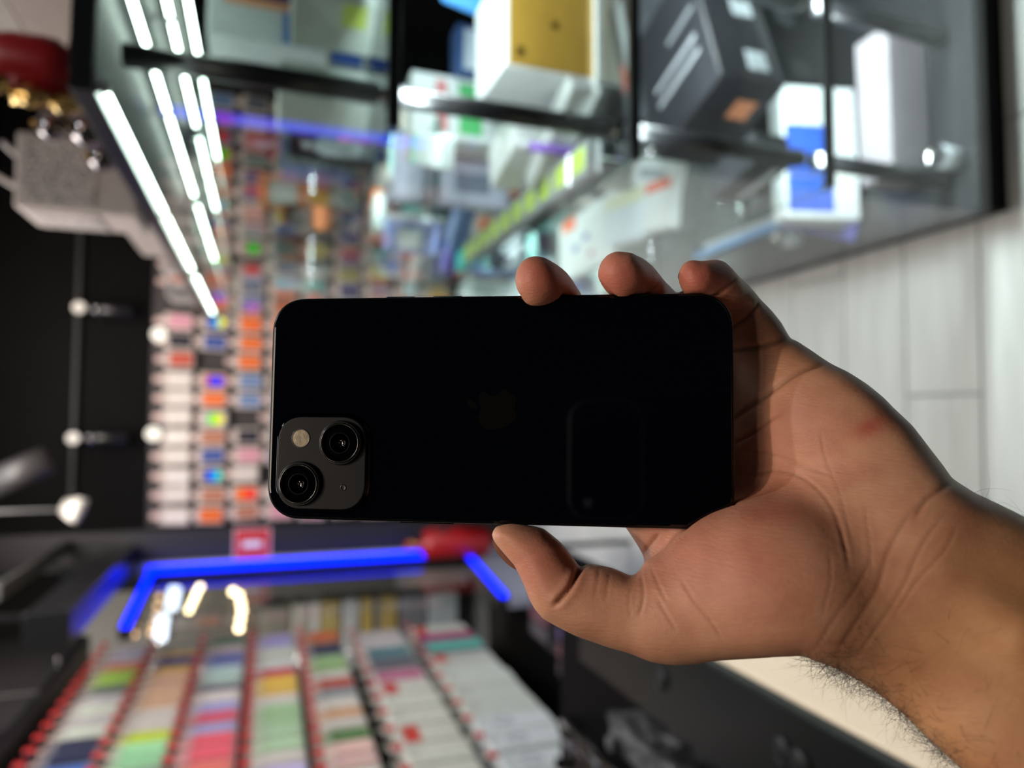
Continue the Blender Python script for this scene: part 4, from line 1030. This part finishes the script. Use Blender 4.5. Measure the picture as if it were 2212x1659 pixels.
# ------------------------------------------------------------------ glass display cabinets on the right
XG, YF, YM = 0.43, 1.06, 2.36
TILT = math.radians(0.6)
SH = [0.49, 0.912, 1.328]
def cabinet(label, y0, y1, x1=1.28, posts=True):
    t = thing('glass_cabinet', label, 'display cabinet', (XG-(y0-YF)*math.sin(TILT), YF+(y0-YF)*math.cos(TILT), 0.0), TILT)
    W_, D_ = x1-XG, y1-y0
    obj('plinth', box(0.02, W_-0.02, 0.02, D_-0.02, 0, 0.08), BLACK, t)
    obj('base_board', box(0, W_, 0, D_, 0.08, 0.105, 0.002), cmat(40, 40, 42, 0.3), t)
    obj('top_frame', box(0, 0.022, 0, D_, 1.728, 1.758, 0.002), BLACKM, t)
    obj('top_frame', box(0.022, W_, 0, 0.022, 1.728, 1.758, 0.002), BLACKM, t)
    obj('top_frame', box(0.022, W_, D_-0.022, D_, 1.728, 1.758, 0.002), BLACKM, t)
    obj('top_board', box(0.022, W_, 0.022, D_-0.022, 1.745, 1.758), cmat(34, 33, 34, 0.5), t)
    obj('side_pane', box(0.001, 0.006, 0.008, D_-0.008, 0.105, 1.728), GLASS, t)
    obj('front_pane', box(0.008, W_-0.008, 0.001, 0.006, 0.105, 1.728), GLASS, t)
    obj('far_pane', box(0.008, W_-0.008, D_-0.006, D_-0.001, 0.105, 1.728), GLASS, t)
    for z in SH:
        s = obj('glass_shelf', box(0.012, W_-0.012, 0.012, D_-0.012, z, z+0.006), GLASS, t)
        obj('shelf_edge', box(0.0105, 0.0125, 0.012, D_-0.012, z, z+0.006), GLASSE, s)
        if posts: obj('shelf_bar', box(0.012, W_-0.012, 0.006, 0.018, z-0.012, z+0.008, 0.001), BLACKM, t)
        obj('shelf_clip', cyl((0.012, 0.03, z-0.008), (0.028, 0.03, z-0.008), 0.007), STEEL, t)
    if posts:
        zs = [0.105]+SH+[1.728]
        for xp in (0.09, 0.41):
            for a, b in zip(zs[:-1], zs[1:]):
                p_ = obj('post', cyl((xp, 0.075, a+0.012), (xp, 0.075, b-0.02), 0.0175, n=20), BLACKM, t, True)
                obj('post_joint', cyl((xp, 0.075, a), (xp, 0.075, a+0.012), 0.010), STEEL, p_)
    else:
        pass
    for z in SH:          # the strip of cool diodes under each shelf's front bar
        d = bpy.data.lights.new('shelf_strip', 'AREA'); d.shape = 'RECTANGLE'; d.size = W_-0.1; d.size_y = 0.012; d.energy = 8.0; d.color = (0.84, 0.97, 1.0)
        l = bpy.data.objects.new('shelf_strip', d); C.objects.link(l); l.parent = t; l.location = (W_/2, 0.05, z-0.016); l.rotation_euler = (math.radians(28), 0, 0)
    for xp in (0.018, 0.245, 0.46, 0.68):  # first row is the real tube; the others are added for its mirror reflections
        ns = 2
        for q in range(ns):
            a_, b_ = 0.035+q*(D_-0.05)/ns, 0.035+(q+1)*(D_-0.05)/ns-0.02
            s = obj('tube_lamp', cyl((xp, a_, 1.722), (xp, b_, 1.722), 0.0042, n=12), LEDW, t)
            obj('lamp_cap', cyl((xp, a_-0.01, 1.722), (xp, a_, 1.722), 0.008, n=12), cmat(200, 200, 200), s)
    return t
cabinet('glass display cabinet with black posts and white tubes, nearest on the right', YF, YM-0.008)
cabinet('second glass display cabinet standing behind the near one, towards the case wall', YM+0.008, 3.25, posts=False)

TAKEN = {}
def free_spot(key, x, y, ex, ey, near):
    L = TAKEN.setdefault(key, [])
    y0, y1 = (YF+0.10, YM-0.035) if near else (YM+0.03, 3.2)
    best = None
    for a in range(0, 26):
        for b in range(-24, 25):
            xx, yy = x+a*0.015, y+b*0.015
            if xx+ex > 1.26 or yy-ey < y0-0.005 or yy+ey > y1+0.005: continue
            if any(abs(xx-u) < (ex+e)*0.97 and abs(yy-v) < (ey+f)*0.97 for u, v, e, f in L): continue
            d = a*a*1.0+b*b
            if best is None or d < best[0]: best = (d, xx, yy)
    if best: x, y = best[1], best[2]
    L.append((x, y, ex, ey)); return x, y
def box_item(name, label, cat, loc, dims, rz=0.0, rgb=(225, 228, 226), panels=(), tilt=0.0, tiltx=0.0, rough=0.4, bev=0.004, grp=None, fixed=False):
    """carton standing on loc (centre of its foot); panels: (face, u0, u1, v0, v1, rgb, partname)"""
    dx, dy, dz = dims
    if loc[2] < 1.7:       # keep clear of the panes
        c_, s_ = abs(math.cos(rz)), abs(math.sin(rz)); ex_, ey_ = dx/2*c_+dy/2*s_, dx/2*s_+dy/2*c_+abs(math.sin(tiltx))*dz
        x_ = max(loc[0], XG+0.016+ex_)
        y_ = min(max(loc[1], YF+0.10+ey_), YM-ey_-0.035) if loc[1] < YM else max(loc[1], YM+ey_+0.03)
        key = round(loc[2], 2)
        if fixed: TAKEN.setdefault(key, []).append((x_, y_, ex_, ey_))
        else: x_, y_ = free_spot(key, x_, y_, ex_, ey_, loc[1] < YM)
        loc = (x_, y_, loc[2]+abs(math.sin(tiltx))*dy/2)
    t = thing(name, label, cat, loc, rz, grp)
    t.rotation_euler = (tiltx, tilt, rz)
    o = obj('carton', box(-dx/2, dx/2, -dy/2, dy/2, 0, dz, bev), cmat(*rgb, rough=rough), t)
    e = 0.0012
    for (f, u0, u1, v0, v1, c, nm) in panels:
        if f == 'front': b = box(-dx/2+u0*dx, -dx/2+u1*dx, -dy/2-e, -dy/2+e, v0*dz, v1*dz)
        elif f == 'left': b = box(-dx/2-e, -dx/2+e, -dy/2+u0*dy, -dy/2+u1*dy, v0*dz, v1*dz)
        else: b = box(-dx/2+u0*dx, -dx/2+u1*dx, -dy/2+v0*dy, -dy/2+v1*dy, dz-e, dz+e)
        obj(nm, b, cmat(*c), t)
    return t
def flat(label, a, b, c, z, th, rgb, panels=(), name='flat_pack', cat='pack', grp=None):
    """pack lying at height z; a, b: ends of one edge, c: the corner next to b (all seen in the photograph)"""
    A, B, C_ = on_z(*a, z+th), on_z(*b, z+th), on_z(*c, z+th)
    ex = B-A; L = ex.length; ex.normalize(); ey = (C_-B); ey -= ex*ey.dot(ex); Wd = ey.length; ey.normalize()
    ctr = (A+B)/2+ey*Wd/2; rz = math.atan2(ex.y, ex.x)
    if ex.x*ey.y-ex.y*ey.x < 0: ey2 = -1
    return box_item(name, label, cat, (ctr.x, ctr.y, z), (L, Wd, th), rz, rgb, panels, bev=0.002, grp=grp, fixed=True)
S1, S2, S3, S0 = 0.497, 0.919, 1.335, 0.106
wh = (222, 228, 226)
# --- lowest shelf of the near cabinet
box_item('leaning_carton', 'large white carton with a blue print standing on the cabinet floor', 'carton', (0.66, 1.40, S0), (0.34, 0.06, 0.20), 0.05, (232, 238, 238), (('front', 0.05, 0.7, 0.35, 0.95, (52, 96, 200), 'blue_print'), ('front', 0.3, 0.36, 0.0, 1.0, (246, 250, 240), 'strip_reflection')), tiltx=-0.2)  # the pale upright stripe is a painted reflection of the lamp strip
box_item('ribbed_carton', 'grey ribbed carton low in the near cabinet before the white one', 'carton', (0.70, 1.22, S0), (0.34, 0.09, 0.12), 0.03, (140, 134, 138), tuple(('front', 0.0, 1.0, v, v+0.04, (120, 114, 120), 'rib') for v in (0.15, 0.35, 0.55, 0.75)))
flat('blue framed pack with dark window lying low by the side pane', (1690, 470), (1850, 500), (1845, 540), S0, 0.012, (96, 96, 180), (('top', 0.12, 0.88, 0.2, 0.8, (84, 84, 96), 'dark_window'),))
flat('sky blue and white pack on the cabinet floor behind the violet one', (1500, 560), (1680, 490), (1660, 470), S0, 0.03, (110, 176, 236), (('top', 0.0, 1.0, 0.5, 1.0, (200, 206, 214), 'white_band'), ('top', 0.0, 0.14, 0.2, 1.0, (90, 150, 220), 'blue_band')))
flat('silver ribbed pack beside the sky blue one near the cabinet floor', (1600, 470), (1700, 430), (1680, 410), S0, 0.03, (150, 150, 150))
for k, (x_, y_) in enumerate(((0.56, 1.115), (0.64, 1.75), (0.50, 1.60))):
    t = thing('clear_jar', 'small clear jar with pale contents in the near cabinet, %s from the front' % ('nearest', 'farthest', 'second')[k], 'jar', (x_, y_, S0), group='clear jars in the near cabinet')
    obj('jar_body', lathe([(0.0, 0), (0.022, 0), (0.025, 0.004), (0.025, 0.05), (0.02, 0.056)], 24), cmat(206, 214, 220, 0.15), t, True)
    obj('jar_lid', lathe([(0.0, 0.068), (0.022, 0.068), (0.023, 0.056), (0.0, 0.056)], 24), STEEL, t, True)
# --- second shelf
flat('white pack with a round picture and grey rim on the second shelf', (1372, 338), (1465, 345), (1600, 440), S1, 0.03, wh, (('top', 0.2, 0.8, 0.35, 0.65, (150, 160, 165), 'picture'),))
flat('white pack with orange end lying between two other white packs', (1395, 400), (1450, 380), (1530, 470), S1, 0.035, wh, (('top', 0.0, 1.0, 0.8, 1.0, (236, 110, 70), 'orange_end'),))
flat('white pack with pale yellow end lying beside the orange ended one', (1310, 430), (1390, 400), (1465, 495), S1, 0.035, (214, 226, 232), (('top', 0.0, 1.0, 0.72, 1.0, (222, 226, 190), 'yellow_end'),))
flat('large white pack with small blue pictures above the ring finger', (1190, 500), (1300, 425), (1400, 520), S1, 0.03, wh, (('top', 0.3, 0.4, 0.4, 0.5, (90, 110, 180), 'blue_picture'), ('top', 0.5, 0.6, 0.5, 0.6, (90, 110, 180), 'blue_picture'), ('top', 0.1, 0.35, 0.8, 1.0, (240, 110, 60), 'orange_corner'), ('top', 0.6, 0.68, 0.2, 0.28, (190, 90, 120), 'pink_picture')))
flat('white pack lying by the pane just above the middle finger', (1120, 600), (1230, 540), (1290, 600), S1, 0.03, (214, 222, 222))
flat('turquoise pack showing beside the middle fingertip', (985, 612), (1030, 590), (1070, 620), S2, 0.02, (60, 190, 178))
box_item('tool_carton', 'big black carton with white print lines on the second shelf', 'carton', (0.80, 1.42, S1), (0.34, 0.26, 0.16), 0.35, (44, 44, 48), (('top', 0.3, 0.34, 0.15, 0.8, (150, 152, 156), 'print_line'), ('top', 0.42, 0.46, 0.15, 0.8, (150, 152, 156), 'print_line'), ('top', 0.62, 0.66, 0.1, 0.5, (120, 122, 126), 'print_line'), ('front', 0.1, 0.25, 0.2, 0.5, (205, 215, 220), 'white_mark'), ('front', 0.55, 0.7, 0.2, 0.5, (205, 215, 220), 'white_mark'), ('left', 0.2, 0.4, 0.2, 0.5, (226, 150, 110), 'copper_disc')))
box_item('long_carton', 'long silver and black carton lying behind the black one', 'carton', (0.74, 1.63, S1), (0.42, 0.10, 0.12), 0.3, (90, 92, 98), (('top', 0.05, 0.95, 0.3, 0.6, (200, 206, 210), 'silver_strip'), ('top', 0.3, 0.5, 0.65, 0.9, (190, 110, 100), 'red_mark')))
box_item('small_carton', 'black slim carton standing at the left of the second shelf', 'carton', (0.53, 1.20, S1), (0.07, 0.16, 0.09), 0.2, (58, 58, 62), (('left', 0.1, 0.9, 0.2, 0.4, (190, 196, 200), 'pale_print'),))
box_item('device_carton', 'dark grey device carton at the front right of the second shelf', 'carton', (1.05, 1.22, S1), (0.22, 0.14, 0.22), -0.1, (70, 72, 76), (('front', 0.1, 0.9, 0.1, 0.2, (150, 155, 158), 'print_line'), ('front', 0.2, 0.8, 0.6, 0.9, (120, 122, 126), 'dull_panel')))
hs = thing('half_shelf', 'short clear shelf fixed along the pane inside the near cabinet', 'shelf', (XG+0.01, 1.40, 1.18))
obj('shelf_glass', box(0, 0.17, 0, 0.92, 0, 0.005), GLASS, hs); obj('shelf_lip', box(0, 0.17, 0.0, 0.004, -0.003, 0.006), GLASSE, hs)
# --- third shelf
box_item('gold_carton', 'white carton with a gold front face on the third shelf', 'carton', (0.735, 1.29, S2), (0.20, 0.18, 0.19), 0.02, (214, 218, 218), (('front', 0.02, 0.98, 0.04, 0.94, (158, 124, 48), 'gold_face'), ('front', 0.42, 0.50, 0.42, 0.5, (40, 32, 14), 'dark_dot'), ('front', 0.1, 0.2, 0.78, 0.86, (70, 54, 20), 'dark_mark')))
box_item('white_carton', 'plain white carton before the gold faced one', 'carton', (0.60, 1.22, S2), (0.10, 0.18, 0.10), 0.25, (226, 230, 228), tilt=0.0)
box_item('white_carton', 'low white carton with open flap on the third shelf', 'carton', (0.58, 1.40, S2), (0.12, 0.12, 0.14), -0.4, (230, 236, 236))
box_item('blue_folder', 'sky blue card leaning on a white carton on the third shelf', 'card', (0.69, 1.43, S2+0.0), (0.15, 0.02, 0.26), 0.5, (84, 160, 232), (('front', 0.1, 0.9, 0.05, 0.2, (200, 220, 240), 'pale_edge'),), tiltx=0.2)
box_item('green_carton', 'white carton with green band deep on the third shelf', 'carton', (0.72, 1.62, S2), (0.16, 0.08, 0.28), 0.1, (206, 214, 212), (('front', 0.1, 0.9, 0.4, 0.6, (84, 176, 106), 'green_band'), ('front', 0.1, 0.9, 0.7, 0.8, (190, 120, 120), 'pink_band')))
box_item('blue_carton', 'navy and red small carton under the green banded one', 'carton', (0.80, 1.50, S2), (0.12, 0.06, 0.18), 0.0, (58, 84, 130), (('front', 0.2, 0.8, 0.1, 0.3, (160, 80, 84), 'red_band'), ('front', 0.1, 0.9, 0.5, 0.9, (206, 214, 220), 'white_panel')))
box_item('lilac_carton', 'pale lilac carton with grey print at the left of the third shelf', 'carton', (0.61, 1.60, S2+0.0), (0.16, 0.05, 0.30), -0.1, (196, 200, 220), (('front', 0.2, 0.5, 0.2, 0.5, (130, 136, 156), 'grey_print'),))
t = thing('purple_pen', 'small purple stick standing by the white cartons', 'stick', (0.535, 1.30, S2))
obj('barrel', cyl((0, 0, 0), (0, 0, 0.10), 0.009), cmat(130, 90, 190), t, True); obj('tip', cyl((0, 0, 0.10), (0, 0, 0.12), 0.008, 0.002), cmat(220, 220, 230), t, True)
# row of clear packs with yellow green labels along the pane
for k in range(10):
    a = on_x(1258-k*26.2*(1-0.012*k), 372+k*21.5*(1-0.012*k), XG+0.045)
    y_ = 1.22+k*0.088
    t = thing('clear_pack', 'clear pack with yellow green label along the pane, %s from the front' % ORD[k], 'pack', (XG+0.055, y_, S2), 0, 'green labelled packs along the pane')
    obj('clear_shell', box(-0.034, 0.034, -0.040, 0.040, 0, 0.03, 0.004), cmat(150, 158, 158, 0.15), t)
    obj('green_label', box(-0.022, 0.022, -0.028, 0.028, 0.02, 0.0312, 0.001), cmat(176, 206, 70), t)
# long phone cartons lying across the third shelf
for k, (x_, y_, rz, c, lab) in enumerate(((0.62, 1.20, 0.5, (52, 44, 52), 'long black and plum carton lying across the third shelf'), (0.64, 1.86, 0.45, (110, 130, 176), 'long slate blue carton lying in the second cabinet'), (0.62, 2.02, 0.45, (196, 190, 176), 'long cream carton lying in the second cabinet'), (0.62, 2.2, 0.4, (110, 104, 190), 'long violet carton lying in the second cabinet'), (0.66, 1.72, 0.5, (206, 210, 208), 'long white carton lying at the joint of the cabinets'))):
    yy = y_ if y_ > 1.85 or y_ < 1.6 else 1.64
    pass
def long_carton(lab, px, py, ang, L, c, z, th=0.05, wd=0.09, panels=()):
    p = on_z(px, py, z+th)
    return box_item('long_carton', lab, 'carton', (p.x, p.y, z), (L, wd, th), ang, c, panels, bev=0.003)
long_carton('long black and plum carton lying across the third shelf by the post', 1130, 320, -1.05, 0.26, (50, 44, 54), S2, panels=(('top', 0.0, 0.22, 0, 1, (96, 24, 36), 'plum_end'),))
long_carton('slim white carton above the black and plum one', 1180, 290, -1.05, 0.26, (176, 180, 178), S2, 0.06, 0.05)
long_carton('slate blue carton deep on the third shelf', 1060, 390, -1.0, 0.26, (112, 134, 180), S2, 0.05, 0.08, (('top', 0.55, 0.7, 0.2, 0.8, (70, 84, 160), 'dark_label'),))
long_carton('cream carton deep on the third shelf', 1030, 450, -1.0, 0.28, (198, 190, 176), S2, 0.05, 0.06)
long_carton('violet carton lying on the third shelf of the second cabinet', 960, 530, -1.0, 0.26, (112, 104, 196), S2, 0.04, 0.05)
long_carton('white tube pack with mint and pink end, standing by the pane', 910, 420, 1.2, 0.34, (206, 222, 220), 1.186, 0.03, 0.06, (('top', 0.75, 0.88, 0, 1, (120, 214, 186), 'mint_band'), ('top', 0.88, 1.0, 0, 1, (232, 170, 180), 'pink_band')))
long_carton('white and grey tray of packs low in the second cabinet', 880, 570, -0.95, 0.26, (190, 200, 200), S2, 0.04, 0.14, (('top', 0.1, 0.9, 0.3, 0.6, (44, 44, 54), 'dark_window'), ('top', 0.05, 0.9, 0.85, 1.0, (90, 140, 180), 'blue_band')))
long_carton('blue violet carton lowest by the pane of the second cabinet', 840, 612, -0.95, 0.24, (120, 104, 206), S2, 0.04, 0.05)
# --- top shelf
box_item('pale_carton', 'large pale grey carton with slanted side on the top shelf', 'carton', (0.58, 1.33, S3), (0.09, 0.09, 0.16), 0.7, (186, 196, 190), (('front', 0.1, 0.4, 0.6, 0.9, (150, 160, 156), 'soft_print'),))
box_item('black_device', 'tall black device at the back of the top shelf', 'device', (0.92, 1.40, S3), (0.20, 0.12, 0.24), 0.0, (16, 16, 19), (('front', 0.05, 0.95, 0.05, 0.12, (50, 50, 54), 'trim_line'),), rough=0.2)
box_item('grey_carton', 'pale green grey carton standing left on the top shelf', 'carton', (0.55, 1.28, S3), (0.12, 0.10, 0.14), 0.6, (168, 178, 172), (('left', 0.1, 0.5, 0.1, 0.4, (170, 190, 90), 'green_mark'),))
box_item('blue_label_carton', 'white carton with blue and orange print on the top shelf', 'carton', (0.86, 1.62, S3), (0.16, 0.1, 0.30), 0.1, (206, 212, 214), (('front', 0.05, 0.5, 0.1, 0.5, (80, 120, 190), 'blue_print'), ('front', 0.5, 0.95, 0.1, 0.9, (226, 160, 120), 'orange_print')))
box_item('small_carton', 'small grey and blue carton near the front post on the top shelf', 'carton', (0.62, 1.16, S3), (0.09, 0.07, 0.07), 0.2, (110, 116, 120), (('front', 0.1, 0.4, 0.1, 0.9, (50, 84, 160), 'blue_print'), ('top', 0.2, 0.8, 0.2, 0.8, (190, 186, 180), 'pale_label')))
for k in range(4):
    t = thing('spray_bottle', 'small clear bottle with steel cap on the top shelf, %s from the front' % ORD[k], 'bottle', (0.53+0.05*(k % 2), 1.17+k*0.13, S3), 0, 'clear bottles on the top shelf')
    obj('bottle_body', lathe([(0.0, 0), (0.014, 0), (0.016, 0.003), (0.016, 0.07), (0.007, 0.082), (0.007, 0.09)], 20), cmat(190, 206, 210, 0.08), t, True)
    obj('cap', lathe([(0.0, 0.108), (0.008, 0.108), (0.009, 0.09), (0.0, 0.09)], 16), STEEL, t, True)
# --- second cabinet, boxes seen through two panes
rv = random.Random(12)
VC = [((206, 212, 208), 'white'), ((170, 178, 174), 'grey green'), ((60, 60, 70), 'charcoal'), ((226, 120, 50), 'orange'), ((150, 196, 190), 'mint'), ((120, 130, 180), 'slate blue'), ((210, 200, 190), 'cream'), ((196, 200, 206), 'silver')]
for si, z in enumerate((S3, S2, S1, S0)):
    for k in range(7):
        c, nm = VC[(k*3+si*2) % 8]
        c2, _ = VC[(k*5+si+3) % 8]
        y_ = YM+0.09+k*0.12
        x_ = 0.56+0.10*((k+si) % 2)+ (0.1 if z == S2 else 0)
        dz = rv.uniform(0.08, 0.26)
        box_item('accessory_box', '%s box in the second cabinet, %s shelf from the top, %s from the front' % (nm, ORD[si], ORD[k]), 'box', (x_, y_, z), (rv.uniform(.08, .14), rv.uniform(.07, .12), dz), rv.uniform(-.5, .5), c, (('left', 0.15, 0.85, 0.3, 0.7, c2, 'side_print'), ('front', 0.15, 0.85, 0.3, 0.8, c2, 'front_print')), grp='boxes in the second cabinet')
        if k % 2 == 0:
            c, nm = VC[(k*7+si*3+1) % 8]
            box_item('accessory_box', '%s box at the back of the second cabinet, %s shelf, %s from the front' % (nm, ORD[si], ORD[k]), 'box', (0.92+0.1*(k % 3), y_, z), (0.14, 0.1, rv.uniform(.12, .28)), rv.uniform(-.4, .4), c, (('front', 0.15, 0.85, 0.3, 0.8, c2, 'front_print'),), grp='rear boxes in the second cabinet')
# bright accents in front of the glass
t = thing('pink_ball', 'bright pink ball beside the blue pouch on the third shelf', 'ball', on_x(945, 322, 0.60))
t.location.z = S3+0.0; 
bm = bmesh.new(); bmesh.ops.create_uvsphere(bm, u_segments=20, v_segments=12, radius=0.016, matrix=Matrix.Translation((0, 0, 0.016))); obj('ball', bm, cmat(250, 110, 170, 0.4), t, True)
obj('loop', lathe([(0.004, 0.031), (0.005, 0.034), (0.003, 0.036)], 12), STEEL, t)

# ------------------------------------------------------------------ on top of the cabinets
TZ = 1.758
creamc = (190, 172, 158)
box_item('cream_carton', 'large cream carton lying on top of the near cabinet at the front', 'carton', (0.86, 1.32, TZ), (0.50, 0.40, 0.12), 0.0, creamc, (('front', 0.3, 0.33, 0.4, 0.5, (60, 50, 50), 'dark_dot'),))
box_item('cream_carton', 'upper cream carton stacked on the large one, with a dark gap between', 'carton', (0.88, 1.32, TZ+0.125), (0.52, 0.40, 0.16), 0.03, (196, 180, 166), ())
box_item('violet_box', 'dull violet grey flat box behind the red ornament', 'box', (0.72, 1.68, TZ), (0.20, 0.20, 0.06), 0.1, (70, 62, 64), ())
# perforated white device
p = on_y(120, 465, 1.33)
DV = thing('perforated_speaker', 'white box speaker with a finely perforated front on the cabinet top', 'speaker', (0.475, 1.60, TZ), 0.0)
sw, sd, shh = 0.15, 0.16, 0.215
obj('housing', box(-sw/2, sw/2, 0, sd, 0, shh, 0.006, seg=2), cmat(188, 174, 166, 0.5), DV)
def dots_material():
    m = bpy.data.materials.new('perforated_grille'); m.use_nodes = True
    nt = m.node_tree; b = nt.nodes['Principled BSDF']; b.inputs['Roughness'].default_value = 0.6
    tc = nt.nodes.new('ShaderNodeTexCoord'); vo = nt.nodes.new('ShaderNodeTexVoronoi'); vo.inputs['Scale'].default_value = 150; vo.inputs['Randomness'].default_value = 0.75
    nt.links.new(tc.outputs['Object'], vo.inputs['Vector'])
    r = nt.nodes.new('ShaderNodeValToRGB'); r.color_ramp.elements[0].position = 0.28; r.color_ramp.elements[1].position = 0.48
    r.color_ramp.elements[0].color = srgb(70, 64, 62); r.color_ramp.elements[1].color = srgb(196, 184, 178)
    nt.links.new(vo.outputs['Distance'], r.inputs[0]); nt.links.new(r.outputs[0], b.inputs['Base Color'])
    return m
DOTS = dots_material()
obj('front_grille', box(-sw/2+0.012, sw/2-0.012, -0.003, 0.001, 0.075, shh-0.014, 0.001), DOTS, DV)
obj('side_grille', box(-sw/2-0.003, -sw/2+0.001, 0.012, sd-0.012, 0.075, shh-0.014, 0.001), DOTS, DV)
o = obj('antenna', cyl((-0.03, 0.05, shh), (-0.005, 0.02, shh+0.05), 0.005), cmat(190, 180, 176), DV); o = obj('antenna', cyl((0.03, 0.05, shh), (0.055, 0.02, shh+0.03), 0.005), cmat(190, 180, 176), DV)
box_item('cream_box', 'plain cream box beside the perforated speaker on the cabinet top', 'box', (0.53, 1.98, TZ), (0.19, 0.38, 0.075), 0.0, (186, 172, 162), ())
box_item('orange_box', 'brown orange box behind the ornaments on the cabinet top', 'box', (0.55, 1.50, TZ), (0.08, 0.08, 0.035), 0.2, (186, 110, 44), ())
box_item('cream_box', 'flat cream box farther along the cabinet top', 'box', (0.53, 2.55, TZ), (0.18, 0.3, 0.06), 0.0, (196, 184, 178), (('left', 0.3, 0.6, 0.2, 0.8, (200, 110, 50), 'orange_mark'),))
box_item('steel_box', 'slim grey box at the far end of the cabinet top', 'box', (0.50, 2.95, TZ), (0.14, 0.2, 0.10), 0.0, (150, 144, 140), ())
# red and gold ornament
t = thing('gold_ornament', 'red cushion ornament with gold figures on the cabinet top', 'ornament', (0.50, 1.17, TZ))
def lump(r, loc, sc, nseed, amp=0.18, n=20):
    bm = bmesh.new(); bmesh.ops.create_icosphere(bm, subdivisions=3, radius=r)
    rs = random.Random(nseed); ph = [rs.uniform(0, 6) for _ in range(6)]
    for v in bm.verts:
        d = 1+amp*(math.sin(v.co.x*9/r+ph[0])*math.sin(v.co.y*7/r+ph[1])+0.6*math.sin(v.co.z*8/r+ph[2]))
        v.co = Vector((v.co.x*sc[0]*d+loc[0], v.co.y*sc[1]*d+loc[1], v.co.z*sc[2]*d+loc[2]))
    return bm
obj('red_cushion', lump(0.05, (0, 0, 0.07), (0.75, 1.0, 1.5), 1, 0.06), cmat(150, 20, 26, 0.5), t, True)
for k, (a, b, c_) in enumerate(((-0.045, -0.03, 0.115), (-0.05, -0.01, 0.07), (-0.045, 0.01, 0.03))): obj('gold_figure', lump(0.02, (a, b, c_), (0.8, 0.8, 1.3), 3+k, 0.15), mat('gold', (0.75, 0.50, 0.18, 1), 0.25, metal=0.9), t, True)
obj('foot_block', box(-0.03, 0.03, -0.03, 0.03, 0.0, 0.02), cmat(120, 20, 24), t)
# string of steel baubles
for k, (a, b, c_, r_) in enumerate(((0.47, 1.32, 0.03, 0.03), (0.46, 1.30, 0.078, 0.022), (0.45, 1.40, 0.024, 0.024), (0.52, 1.36, 0.026, 0.026))):
    t = thing('glass_bauble', 'shiny smoky bauble on the cabinet top, %s of four' % ('largest', 'the one balanced highest', 'nearest the speaker', 'rearmost')[k], 'bauble', (a, b, TZ+c_), 0, 'baubles on the cabinet top')
    bm = bmesh.new(); bmesh.ops.create_uvsphere(bm, u_segments=24, v_segments=14, radius=r_); obj('ball', bm, mat('smoky_mirror', (0.25, 0.22, 0.22, 1), 0.05, metal=0.9), t, True)
    obj('cap', cyl((0, 0, r_*0.95), (0, 0, r_*1.25), r_*0.25), mat('gold', (0.75, 0.50, 0.18, 1), 0.25, metal=0.9), t)
